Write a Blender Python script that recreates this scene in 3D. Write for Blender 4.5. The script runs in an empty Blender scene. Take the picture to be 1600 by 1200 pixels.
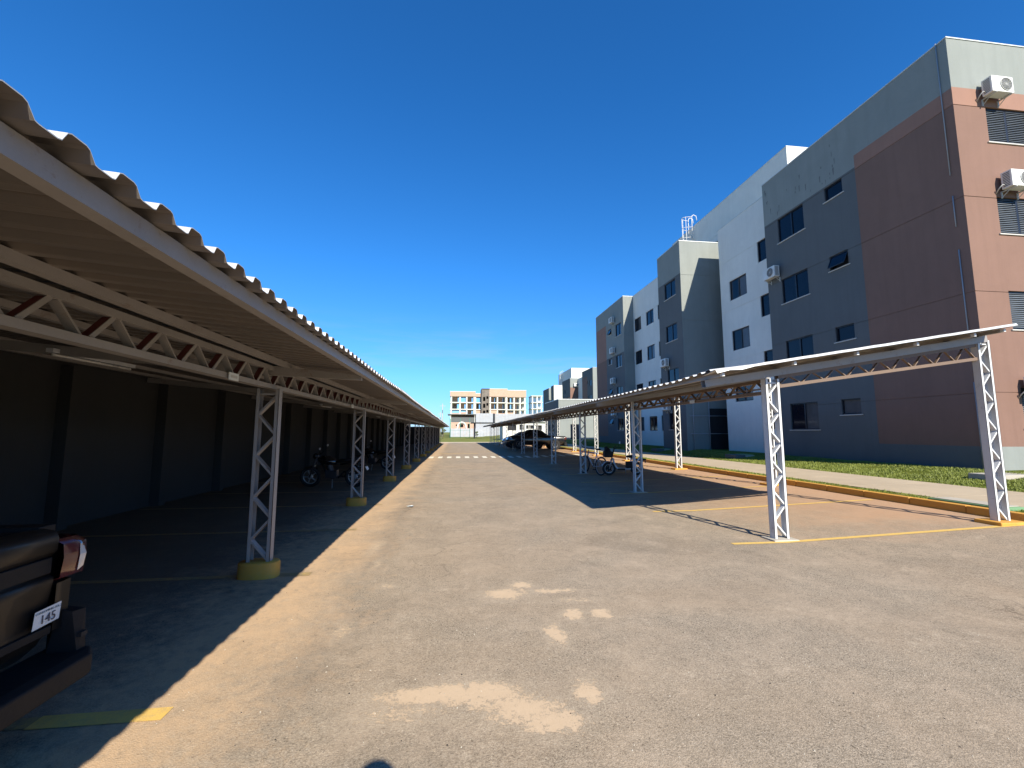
import bpy, bmesh, math, random
import numpy as np
from mathutils import Vector, Matrix
random.seed(7); rng = np.random.default_rng(7)
S = bpy.context.scene
COL = S.collection
PI = math.pi; R = math.radians

# ------------------------------------------------------------------ camera
cd = bpy.data.cameras.new('camera'); cam = bpy.data.objects.new('camera', cd); COL.objects.link(cam)
cam.location = (0, 0, 1.6); cam.rotation_euler = (R(90 + 6.24), 0, R(-7.1))
cd.sensor_width = 36; cd.lens = 686 / 1600 * 36; cd.clip_start = 0.02; cd.clip_end = 6000
S.camera = cam
S.render.resolution_x = 1024; S.render.resolution_y = 768
# ------------------------------------------------------------------ light
SUN = Vector((.33, -1.39, 1.0)).normalized()          # towards the sun
EL = math.asin(SUN.z); AZ = math.atan2(SUN.x, SUN.y)
ld = bpy.data.lights.new('sun', 'SUN'); ld.energy = 5.0; ld.angle = R(.5); ld.color = (1, .93, .80)
sun = bpy.data.objects.new('sun', ld); COL.objects.link(sun)
sun.rotation_euler = (-SUN).to_track_quat('-Z', 'Y').to_euler(); sun.location = (0, 0, 60)
W = bpy.data.worlds.new('World'); S.world = W; W.use_nodes = True
nt = W.node_tree; N = nt.nodes; N.clear()
def wn(t, **k):
    n = N.new(t)
    for a, b in k.items(): setattr(n, a, b)
    return n
sky = wn('ShaderNodeTexSky', sky_type='NISHITA'); sky.sun_disc = False
sky.sun_elevation = EL; sky.sun_rotation = AZ; sky.altitude = 600; sky.air_density = 1.0; sky.dust_density = .15; sky.ozone_density = 2.6
hs = wn('ShaderNodeHueSaturation'); hs.inputs['Saturation'].default_value = 1.0; hs.inputs['Value'].default_value = 1.0
tn = wn('ShaderNodeMixRGB', blend_type='MULTIPLY'); tn.inputs['Fac'].default_value = 1; tn.name = 'tint'
nt.links.new(sky.outputs[0], tn.inputs['Color1']); nt.links.new(tn.outputs[0], hs.inputs['Color'])
tc = wn('ShaderNodeTexCoord'); mp = wn('ShaderNodeMapping'); mp.inputs['Scale'].default_value = (1.6, 1.6, 14)
nz = wn('ShaderNodeTexNoise'); nz.inputs['Scale'].default_value = 2.3; nz.inputs['Detail'].default_value = 7; nz.inputs['Roughness'].default_value = .6
nt.links.new(tc.outputs['Generated'], mp.inputs['Vector']); nt.links.new(mp.outputs[0], nz.inputs['Vector'])
cr = wn('ShaderNodeValToRGB'); cr.color_ramp.elements[0].position = .5; cr.color_ramp.elements[1].position = .82
nt.links.new(nz.outputs[0], cr.inputs[0])
sx = wn('ShaderNodeSeparateXYZ'); nt.links.new(tc.outputs['Generated'], sx.inputs[0])
band = wn('ShaderNodeValToRGB'); e = band.color_ramp.elements        # thin cirrus only low over the horizon
e[0].position = .09; e[0].color = (0, 0, 0, 1); e[1].position = .15; e[1].color = (1, 1, 1, 1)
x_ = e.new(.2); x_.color = (.7, .7, .7, 1); x_ = e.new(.26); x_.color = (0, 0, 0, 1)
nt.links.new(sx.outputs['Z'], band.inputs[0])
m1 = wn('ShaderNodeMath', operation='MULTIPLY'); nt.links.new(cr.outputs[0], m1.inputs[0]); nt.links.new(band.outputs[0], m1.inputs[1])
m2 = wn('ShaderNodeMath', operation='MULTIPLY'); nt.links.new(m1.outputs[0], m2.inputs[0]); m2.inputs[1].default_value = .35
mx = wn('ShaderNodeMixRGB'); mx.inputs['Color2'].default_value = (6.5, 7.4, 8.2, 1)
nt.links.new(m2.outputs[0], mx.inputs['Fac']); nt.links.new(hs.outputs[0], mx.inputs['Color1'])
tr_ = wn('ShaderNodeValToRGB'); te = tr_.color_ramp.elements
te[0].position = 0; te[0].color = (.29, .42, .72, 1); te[1].position = .62; te[1].color = (.14, .58, 1.0, 1)
q_ = te.new(.12); q_.color = (.27, .56, .92, 1); q_ = te.new(.35); q_.color = (.17, .6, 1.0, 1)
nt.links.new(sx.outputs['Z'], tr_.inputs[0]); ms = wn('ShaderNodeMixRGB', blend_type='MULTIPLY'); ms.inputs['Fac'].default_value = 1; ms.inputs['Color2'].default_value = (2.5, 2.5, 2.5, 1)
nt.links.new(tr_.outputs[0], ms.inputs['Color1']); nt.links.new(ms.outputs[0], tn.inputs['Color2'])
bg = wn('ShaderNodeBackground'); bg.inputs['Strength'].default_value = .05
out = wn('ShaderNodeOutputWorld'); nt.links.new(mx.outputs[0], bg.inputs[0]); nt.links.new(bg.outputs[0], out.inputs[0])
S.view_settings.view_transform = 'Standard'; S.view_settings.look = 'None'; S.view_settings.gamma = 1
S.view_settings.exposure = 0.75; S.view_settings.use_curve_mapping = False
S.render.engine = 'CYCLES'

# ------------------------------------------------------------------ materials
def newmat(name):
    m = bpy.data.materials.new(name); m.use_nodes = True
    return m, m.node_tree.nodes, m.node_tree.links, m.node_tree.nodes['Principled BSDF']
def noise(n, l, src, scale, detail=5, rough=.6, dist=0):
    t = n.new('ShaderNodeTexNoise'); t.inputs['Scale'].default_value = scale; t.inputs['Detail'].default_value = detail
    t.inputs['Roughness'].default_value = rough; t.inputs['Distortion'].default_value = dist
    l.new(src, t.inputs['Vector']); return t.outputs[0]
def ramp(n, l, src, *st):
    t = n.new('ShaderNodeValToRGB'); e = t.color_ramp.elements
    while len(e) < len(st): e.new(.5)
    for i, (p, c) in enumerate(st):
        e[i].position = p; e[i].color = (c, c, c, 1) if isinstance(c, (int, float)) else (*c, 1)
    l.new(src, t.inputs[0]); return t.outputs[0]
def mixc(n, l, f, a, b, mode='MIX'):
    t = n.new('ShaderNodeMixRGB'); t.blend_type = mode
    for s, k in ((f, 'Fac'), (a, 'Color1'), (b, 'Color2')):
        if isinstance(s, (int, float)): t.inputs[k].default_value = s
        elif isinstance(s, tuple): t.inputs[k].default_value = (*s, 1)
        else: l.new(s, t.inputs[k])
    return t.outputs[0]
def mth(n, l, op, a, b=None, clamp=False):
    t = n.new('ShaderNodeMath'); t.operation = op; t.use_clamp = clamp
    for i, s in enumerate((a, b)):
        if s is None: continue
        if isinstance(s, (int, float)): t.inputs[i].default_value = s
        else: l.new(s, t.inputs[i])
    return t.outputs[0]
def bump(n, l, h, b, dist=.01, st=.5):
    t = n.new('ShaderNodeBump'); t.inputs['Distance'].default_value = dist; t.inputs['Strength'].default_value = st
    l.new(h, t.inputs['Height']); l.new(t.outputs[0], b.inputs['Normal'])
def geo(n): return n.new('ShaderNodeNewGeometry').outputs['Position']
def mat(name, c, rough=.6, metal=0, var=.12, sc=3, fine=40, bmp=.003, spec=.5, coat=0, obj=False, rust=0):
    m, n, l, b = newmat(name)
    g = n.new('ShaderNodeTexCoord').outputs['Object'] if obj else geo(n)
    a = noise(n, l, g, sc, 6, .65, .4); f = noise(n, l, g, fine, 3)
    lo = tuple(max(0, v * (1 - var)) for v in c); hi = tuple(v * (1 + var) for v in c)
    col = mixc(n, l, ramp(n, l, a, (.3, 0), (.7, 1)), lo, hi)
    col = mixc(n, l, .35, col, mixc(n, l, f, tuple(v * (1 - var * 1.3) for v in c), tuple(v * (1 + var * 1.3) for v in c)))
    if rust: col = mixc(n, l, mth(n, l, 'MULTIPLY', ramp(n, l, noise(n, l, g, 7, 9, .8, .5), (.57, 0), (.68, 1)), rust), col, (.16, .085, .045))
    l.new(col, b.inputs['Base Color'])
    l.new(ramp(n, l, a, (.2, max(.02, rough - .08)), (.8, min(1, rough + .08))), b.inputs['Roughness'])
    b.inputs['Metallic'].default_value = metal; b.inputs['Specular IOR Level'].default_value = spec
    if coat: b.inputs['Coat Weight'].default_value = coat; b.inputs['Coat Roughness'].default_value = .04
    if bmp: bump(n, l, f, b, bmp, .5)
    return m
def render_mat(name, c, stain=.25, band=None):
    """painted render: fine roller texture, blotches, rain streaks running down"""
    m, n, l, b = newmat(name); g = geo(n)
    mpn = n.new('ShaderNodeMapping'); mpn.inputs['Scale'].default_value = (3.2, 3.2, .22); l.new(g, mpn.inputs[0])
    st = ramp(n, l, noise(n, l, mpn.outputs[0], 1.3, 8, .7, .3), (.45, 0), (.8, 1))
    bl = ramp(n, l, noise(n, l, g, .7, 7, .7, .5), (.35, 0), (.7, 1))
    fn = noise(n, l, g, 55, 4, .7)
    col = mixc(n, l, bl, tuple(v * .93 for v in c), tuple(min(.9, v * 1.06) for v in c))
    d = tuple(v * .72 for v in c)
    col = mixc(n, l, mth(n, l, 'MULTIPLY', st, stain), col, d)
    col = mixc(n, l, .18, col, mixc(n, l, ramp(n, l, fn, (.35, 0), (.65, 1)), tuple(v * .8 for v in c), tuple(min(.95, v * 1.15) for v in c)))
    l.new(col, b.inputs['Base Color']); b.inputs['Roughness'].default_value = .82; b.inputs['Specular IOR Level'].default_value = .25
    bump(n, l, fn, b, .004, .5); return m

M = {}
M['gray_light'] = render_mat('render light gray', (.25, .268, .248), .45)
M['gray_dark'] = render_mat('render dark gray', (.124, .132, .132), .45)
M['pink'] = render_mat('render pink brown', (.215, .127, .096), .5)
M['pink_light'] = render_mat('render pink light', (.30, .17, .125), .35)
M['white_wall'] = render_mat('render white gray', (.74, .73, .67), .3)
M['cream'] = render_mat('render cream', (.68, .67, .6), .35)
M['coping'] = mat('coping metal', (.62, .64, .62), .45, .3)
M['steel'] = mat('painted steel', (.30, .28, .265), .45, .0, .14, 2.5, 60, .001, rust=.55)
M['steel_white'] = mat('white painted steel', (.60, .605, .60), .45, .0, .12, 2.5, 60, .001, rust=.4)
M['primer'] = mat('red primer steel', (.14, .035, .03), .6)
M['primer_brown'] = mat('brown primed steel', (.17, .115, .08), .6)
M['frame'] = mat('window frame dark', (.014, .016, .022), .4, .2)
M['sill'] = mat('stone sill', (.55, .53, .48), .6)
M['concrete'] = mat('concrete', (.42, .38, .31), .85, 0, .18, 2, 40, .006)
M['dark_concrete'] = mat('weathered concrete', (.17, .145, .12), .9, 0, .5, .8, 6, 0)
M['engine'] = mat('dark engine metal', (.05, .05, .055), .5, .3)
M['stain'] = mat('dark run off', (.12, .13, .125), .9, 0, .3, 4, 30, 0)
M['rail'] = mat('rail', (.3, .32, .34), .5)
M['ac'] = mat('ac shell', (.68, .67, .62), .45, 0, .06)
M['ac_dark'] = mat('ac grille dark', (.05, .05, .05), .6)
M['ac_grille'] = mat('ac grille pale', (.5, .5, .47), .5)
M['black'] = mat('black rubber', (.012, .012, .013), .75)
M['plastic'] = mat('black plastic', (.012, .012, .013), .6, spec=.25)
M['chrome'] = mat('chrome', (.7, .7, .7), .2, 1)
M['pickup'] = mat('black car paint', (.012, .012, .014), .22, 0, .05, coat=1, bmp=0)
M['pickup_near'] = mat('dark brown gray car paint', (.013, .012, .011), .42, 0, .05, spec=.25, coat=.08, bmp=0)
M['silver'] = mat('silver car paint', (.4, .42, .45), .3, .6, .05, coat=1, bmp=0)
M['carglass'] = mat('car glass', (.01, .012, .014), .06, 0, .05, bmp=0)
M['red_lens'] = mat('red lens', (.10, .02, .018), .15, 0, .1, coat=1, bmp=0)
M['clear_lens'] = mat('clear lens', (.6, .6, .58), .15, 0, .1, coat=1, bmp=0)
M['paper'] = mat('paper white', (.66, .7, .7), .6, 0, .04)
M['ink'] = mat('ink', (.05, .05, .07), .6)
M['ink_blue'] = mat('ink blue', (.10, .16, .2), .6)
M['green_metal'] = mat('green mesh post', (.03, .22, .15), .5)
M['brick'] = None
def brickmat():
    m, n, l, b = newmat('clay block'); g = geo(n)
    br = n.new('ShaderNodeTexBrick'); br.inputs['Scale'].default_value = 1; br.inputs['Brick Width'].default_value = .6
    br.inputs['Row Height'].default_value = .28; br.inputs['Mortar Size'].default_value = .03
    br.inputs['Color1'].default_value = (.42, .24, .16, 1); br.inputs['Color2'].default_value = (.5, .3, .2, 1); br.inputs['Mortar'].default_value = (.55, .42, .33, 1)
    sp = n.new('ShaderNodeSeparateXYZ'); l.new(g, sp.inputs[0]); cb = n.new('ShaderNodeCombineXYZ')
    l.new(mth(n, l, 'ADD', sp.outputs[0], sp.outputs[1]), cb.inputs[0]); l.new(sp.outputs[2], cb.inputs[1]); l.new(cb.outputs[0], br.inputs[0])
    col = mixc(n, l, ramp(n, l, noise(n, l, g, .5, 6), (.35, 0), (.7, .6)), br.outputs[0], (.5, .36, .27))
    l.new(col, b.inputs['Base Color']); b.inputs['Roughness'].default_value = .9; return m
M['brick'] = brickmat()
def sheetmat(name, c, metal=.5, rough=.42):
    m, n, l, b = newmat(name); g = geo(n)
    mpn = n.new('ShaderNodeMapping'); mpn.inputs['Scale'].default_value = (.35, 5, 1); l.new(g, mpn.inputs[0])
    a = noise(n, l, mpn.outputs[0], 1.5, 6, .65); d = noise(n, l, g, .8, 5)
    col = mixc(n, l, ramp(n, l, a, (.35, 0), (.7, 1)), tuple(v * .82 for v in c), c)
    col = mixc(n, l, ramp(n, l, d, (.5, 0), (.8, .35)), col, (.36, .27, .19))
    l.new(col, b.inputs['Base Color']); b.inputs['Metallic'].default_value = metal; b.inputs['Roughness'].default_value = rough
    return m
M['sheet'] = sheetmat('galvanised sheet', (.21, .185, .162), .3, .42)  # dark copy: shade under the roofs is put into this colour
M['sheet_lit'] = sheetmat('galvanised sheet lit top', (.62, .62, .60), .2, .4)  # bright copy of the same sheet, coloured as sunlit
M['cladding'] = sheetmat('metal cladding', (.42, .44, .47), .2, .5)
def yellowmat():
    m, n, l, b = newmat('yellow kerb paint'); g = geo(n)
    a = noise(n, l, g, 3.5, 8, .75, .5); f = noise(n, l, g, 45, 5, .7)
    col = mixc(n, l, ramp(n, l, a, (.3, 0), (.75, 1)), (.62, .33, .05), (.55, .24, .035))
    col = mixc(n, l, ramp(n, l, f, (.52, 0), (.7, .6)), col, (.46, .28, .13))
    l.new(col, b.inputs['Base Color']); b.inputs['Roughness'].default_value = .75; bump(n, l, f, b, .006, .5); return m
M['yellow'] = yellowmat()
def linemat(name, c, dirt, lo=.42, hi=.62):
    m, n, l, b = newmat(name); g = geo(n)
    a = noise(n, l, g, 14, 8, .8); f = noise(n, l, g, 120, 4, .8)
    w = mth(n, l, 'ADD', mth(n, l, 'MULTIPLY', a, .6), mth(n, l, 'MULTIPLY', f, .4))
    col = mixc(n, l, ramp(n, l, w, (lo, 0), (hi, 1)), c, dirt)
    l.new(col, b.inputs['Base Color']); b.inputs['Roughness'].default_value = .8; bump(n, l, f, b, .004, .5); return m
M['line_yellow'] = linemat('worn yellow line', (.70, .45, .11), (.32, .25, .16), .48, .74)
M['line_yellow_worn_shaded'] = linemat('very worn shaded yellow line', (.50, .33, .10), (.2, .16, .11), .36, .6)  # worn paint, darkened as well for the shade of the left carport
M['line_white'] = linemat('worn white line', (.8, .74, .58), (.36, .3, .21), .48, .68)
def glassmat(name, c, curtain=False):
    m, n, l, b = newmat(name); g = geo(n)
    a = noise(n, l, g, .9, 4)
    col = mixc(n, l, ramp(n, l, a, (.4, 0), (.6, 1)), tuple(v * .7 for v in c), c)
    l.new(col, b.inputs['Base Color']); b.inputs['Roughness'].default_value = .05; b.inputs['Specular IOR Level'].default_value = .22
    bump(n, l, noise(n, l, g, 1.2, 2), b, .004, .25); return m
M['pane'] = glassmat('dark pane', (.008, .012, .022))
M['pane_curtain'] = glassmat('curtained pane', (.12, .12, .12))
M['slat'] = mat('shutter slats', (.16, .18, .2), .4, .3)

def asphaltmat():
    m, n, l, b = newmat('old dusty asphalt'); g = geo(n)
    sp = n.new('ShaderNodeSeparateXYZ'); l.new(g, sp.inputs[0]); X, Y = sp.outputs[0], sp.outputs[1]
    big = noise(n, l, g, .22, 6, .6, .6); mid = noise(n, l, g, 1.1, 7, .65, .3); sm = noise(n, l, g, 9, 6, .7)
    fine = noise(n, l, g, 75, 5, .8); fine2 = noise(n, l, g, 190, 3, .8)
    vo = n.new('ShaderNodeTexVoronoi'); vo.inputs['Scale'].default_value = 130; l.new(g, vo.inputs['Vector'])
    agg = mth(n, l, 'ADD', mth(n, l, 'MULTIPLY', fine, .6), mth(n, l, 'MULTIPLY', fine2, .4))
    base = mixc(n, l, ramp(n, l, agg, (.41, 0), (.59, 1)), (.175, .14, .10), (.57, .465, .34))
    base = mixc(n, l, ramp(n, l, vo.outputs['Color'], (.0, 0), (.84, 0), (.88, .42)), base, (.62, .54, .42))
    base = mixc(n, l, ramp(n, l, vo.outputs['Color'], (.0, .8), (.10, .7), (.13, .0)), base, (.06, .048, .04))
    # worn / dusty regions
    base = mixc(n, l, ramp(n, l, mid, (.42, 0), (.72, .5)), base, (.49, .38, .265))
    base = mixc(n, l, ramp(n, l, big, (.45, 0), (.7, .55)), base, (.47, .335, .21))
    base = mixc(n, l, ramp(n, l, noise(n, l, g, .5, 5, .6, 1.0), (.52, 0), (.72, .45)), base, (.21, .17, .125))
    for sc_, lo_, hi_, k0, k1 in ((2.6, .9, 1.0, .36, .62), (13, .84, 1.0, .38, .62), (34, .8, 1.0, .4, .6)):
        base = mixc(n, l, 1.0, base, ramp(n, l, noise(n, l, g, sc_, 9, .78, .25), (k0, lo_), (k1, min(1, hi_))), 'MULTIPLY')
    base = mixc(n, l, ramp(n, l, noise(n, l, g, 1.5, 10, .8, .5), (.48, 0), (.66, .34)), base, (.53, .41, .29))
    base = mixc(n, l, ramp(n, l, noise(n, l, g, 3.3, 10, .85, .2), (.56, 0), (.64, .3)), base, (.60, .49, .36))
    ck = n.new('ShaderNodeTexVoronoi'); ck.feature = 'DISTANCE_TO_EDGE'; ck.inputs['Scale'].default_value = .42
    vm = n.new('ShaderNodeVectorMath'); vm.operation = 'ADD'; nv = n.new('ShaderNodeTexNoise'); nv.inputs['Scale'].default_value = 1.6; nv.inputs['Detail'].default_value = 7; l.new(g, nv.inputs['Vector'])
    l.new(g, vm.inputs[0]); l.new(nv.outputs['Color'], vm.inputs[1]); l.new(vm.outputs[0], ck.inputs['Vector'])
    crk = mth(n, l, 'MULTIPLY', ramp(n, l, ck.outputs['Distance'], (.0, .75), (.006, 0)), ramp(n, l, big, (.5, 0), (.62, 1)))
    base = mixc(n, l, crk, base, (.07, .055, .045))
    rag = noise(n, l, g, 21, 9, .82, .4)
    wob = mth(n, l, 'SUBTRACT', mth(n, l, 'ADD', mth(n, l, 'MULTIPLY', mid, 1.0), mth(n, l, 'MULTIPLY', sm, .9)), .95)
    # dust band swept to the left edge of the lane
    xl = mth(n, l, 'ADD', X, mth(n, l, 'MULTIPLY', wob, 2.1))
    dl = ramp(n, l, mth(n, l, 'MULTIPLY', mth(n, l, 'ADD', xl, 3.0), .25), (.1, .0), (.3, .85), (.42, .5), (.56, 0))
    base = mixc(n, l, mth(n, l, 'MULTIPLY', ramp(n, l, mth(n, l, 'MULTIPLY', mth(n, l, 'ADD', xl, 4.0), .25), (.2, .7), (.55, 0)), 1.0), base, (.10, .088, .075))  # shade of the left roof painted in: covered bays darkened
    base = mixc(n, l, mth(n, l, 'MULTIPLY', dl, ramp(n, l, noise(n, l, g, 4.5, 10, .8, .3), (.36, .45), (.52, 1))), base, (.56, .38, .225))
    # dark run-off trail beside it
    dk = ramp(n, l, mth(n, l, 'MULTIPLY', mth(n, l, 'ADD', mth(n, l, 'ADD', X, mth(n, l, 'MULTIPLY', mid, .9)), 1.2), .5), (.18, 0), (.32, .5), (.45, 0))
    base = mixc(n, l, mth(n, l, 'MULTIPLY', dk, ramp(n, l, big, (.4, 0), (.6, 1))), base, (.17, .145, .115))
    # red soil on the right hand bays
    dr = ramp(n, l, mth(n, l, 'MULTIPLY', mth(n, l, 'ADD', X, mth(n, l, 'MULTIPLY', wob, 3.5)), .1), (.42, 0), (.62, .4), (.86, .9))
    yr = ramp(n, l, mth(n, l, 'MULTIPLY', mth(n, l, 'ADD', Y, mth(n, l, 'MULTIPLY', wob, 2.0)), .1), (.56, .1), (.74, 1))
    base = mixc(n, l, mth(n, l, 'MULTIPLY', dr, yr), base, (.46, .285, .175))
    # sand left where puddles dried: (x, y, rx, ry)
    spots = [(-.08, 2.93, .36, .085), (.2, 2.88, .22, .11), (.40, 2.72, .2, .12), (.55, 2.57, .16, .10), (.83, 2.83, .085, .12),
             (.50, 4.53, .19, .13), (.70, 4.78, .11, .09), (1.0, 4.55, .2, .05), (1.04, 3.98, .09, .10), (1.30, 3.96, .085, .10), (.80, 3.62, .07, .16),
             (1.15, 4.3, .25, .06), (-.95, 5.7, .05, .22), (-.70, 4.9, .12, .07), (-.3, 2.75, .35, .10), (-1.1, 6.6, .08, .3), (-.9, 3.9, .06, .2)]
    wx = mth(n, l, 'MULTIPLY', mth(n, l, 'SUBTRACT', noise(n, l, g, 5.5, 8, .75, .2), .5), .34)
    wy = mth(n, l, 'MULTIPLY', mth(n, l, 'SUBTRACT', noise(n, l, g, 4.3, 8, .75, .8), .5), .42)
    Xw = mth(n, l, 'ADD', X, wx); Yw = mth(n, l, 'ADD', Y, wy); best = None
    for i, (cx, cy, rx, ry) in enumerate(spots):
        a = mth(n, l, 'MULTIPLY', mth(n, l, 'SUBTRACT', Xw, cx), 1 / rx); c = mth(n, l, 'MULTIPLY', mth(n, l, 'SUBTRACT', Yw, cy), 1 / ry)
        dd = mth(n, l, 'ADD', mth(n, l, 'MULTIPLY', a, a), mth(n, l, 'MULTIPLY', c, c))
        if i > 10: dd = mth(n, l, 'ADD', dd, 1.0)
        best = dd if best is None else mth(n, l, 'MINIMUM', best, dd)
    bf = mth(n, l, 'ADD', best, mth(n, l, 'MULTIPLY', mth(n, l, 'SUBTRACT', mth(n, l, 'ADD', mth(n, l, 'ADD', mth(n, l, 'MULTIPLY', rag, 1.6), mth(n, l, 'MULTIPLY', agg, .35)), mth(n, l, 'MULTIPLY', vo.outputs['Color'], .22)), 1.08), 4.2))
    msk = ramp(n, l, mth(n, l, 'MULTIPLY', bf, .4), (.34, 1), (.52, 0))
    halo = ramp(n, l, mth(n, l, 'MULTIPLY', mth(n, l, 'ADD', bf, mth(n, l, 'MULTIPLY', mid, 1.4)), .12), (.2, .45), (.62, 0))
    base = mixc(n, l, mth(n, l, 'MULTIPLY', halo, ramp(n, l, rag, (.42, 0), (.58, 1))), base, (.52, .42, .30))
    sand = mixc(n, l, sm, (.53, .385, .245), (.61, .455, .30))
    base = mixc(n, l, mth(n, l, 'MULTIPLY', msk, .8), base, sand)
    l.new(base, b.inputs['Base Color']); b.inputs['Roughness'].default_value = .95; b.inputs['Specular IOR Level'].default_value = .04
    hh = mth(n, l, 'MULTIPLY', mth(n, l, 'ADD', mth(n, l, 'MULTIPLY', agg, 1.0), mth(n, l, 'MULTIPLY', vo.outputs['Distance'], .5)), mth(n, l, 'SUBTRACT', 1.0, mth(n, l, 'MULTIPLY', msk, .8)))
    bump(n, l, hh, b, .007, .5)
    return m
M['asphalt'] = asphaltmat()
def grassmat(name, a1, a2, dirt=(.3, .22, .13), df=.25):
    m, n, l, b = newmat(name); g = geo(n)
    a = noise(n, l, g, .6, 7, .7, .4); f = noise(n, l, g, 14, 6, .8); s = noise(n, l, g, 2.4, 6, .7)
    col = mixc(n, l, ramp(n, l, a, (.35, 0), (.68, 1)), a1, a2)
    col = mixc(n, l, ramp(n, l, f, (.4, 0), (.7, .5)), col, tuple(v * .5 for v in a1))
    col = mixc(n, l, ramp(n, l, s, (.56, 0), (.75, df * 2)), col, dirt)
    l.new(col, b.inputs['Base Color']); b.inputs['Roughness'].default_value = .95; b.inputs['Specular IOR Level'].default_value = .1
    bump(n, l, f, b, .06, .8); return m
M['grass'] = grassmat('lawn', (.09, .125, .015), (.18, .18, .03))
M['field'] = grassmat('far field', (.16, .19, .035), (.26, .24, .07))
M['blade'] = mat('grass blades', (.19, .22, .035), .6, 0, .35, 1.2, 9, 0)
M['leaf'] = mat('leaves', (.05, .085, .025), .6, 0, .3, 1.5, 9, 0)
M['leaf_dry'] = mat('dry leaves', (.13, .16, .06), .6, 0, .3, 1.5, 9, 0)
M['bark'] = mat('bark', (.12, .09, .065), .9)
M['sidewalk'] = mat('sidewalk concrete', (.44, .35, .235), .88, 0, .14, 1.2, 50, .004)
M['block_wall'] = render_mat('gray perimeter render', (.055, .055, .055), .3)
M['skin'] = mat('skin', (.4, .22, .15), .55); M['cloth'] = mat('shirt', (.05, .06, .1), .85); M['jeans'] = mat('jeans', (.03, .045, .08), .85); M['hair'] = mat('hair', (.015, .01, .008), .6)
M['metal_gray'] = mat('frame silver', (.45, .46, .48), .35, .5)
M['white_plastic'] = mat('white plastic', (.6, .62, .65), .35)
M['tube'] = mat('lamp tube', (.75, .75, .72), .3)
M['lid'] = mat('green lid', (.16, .3, .15), .7)

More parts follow.
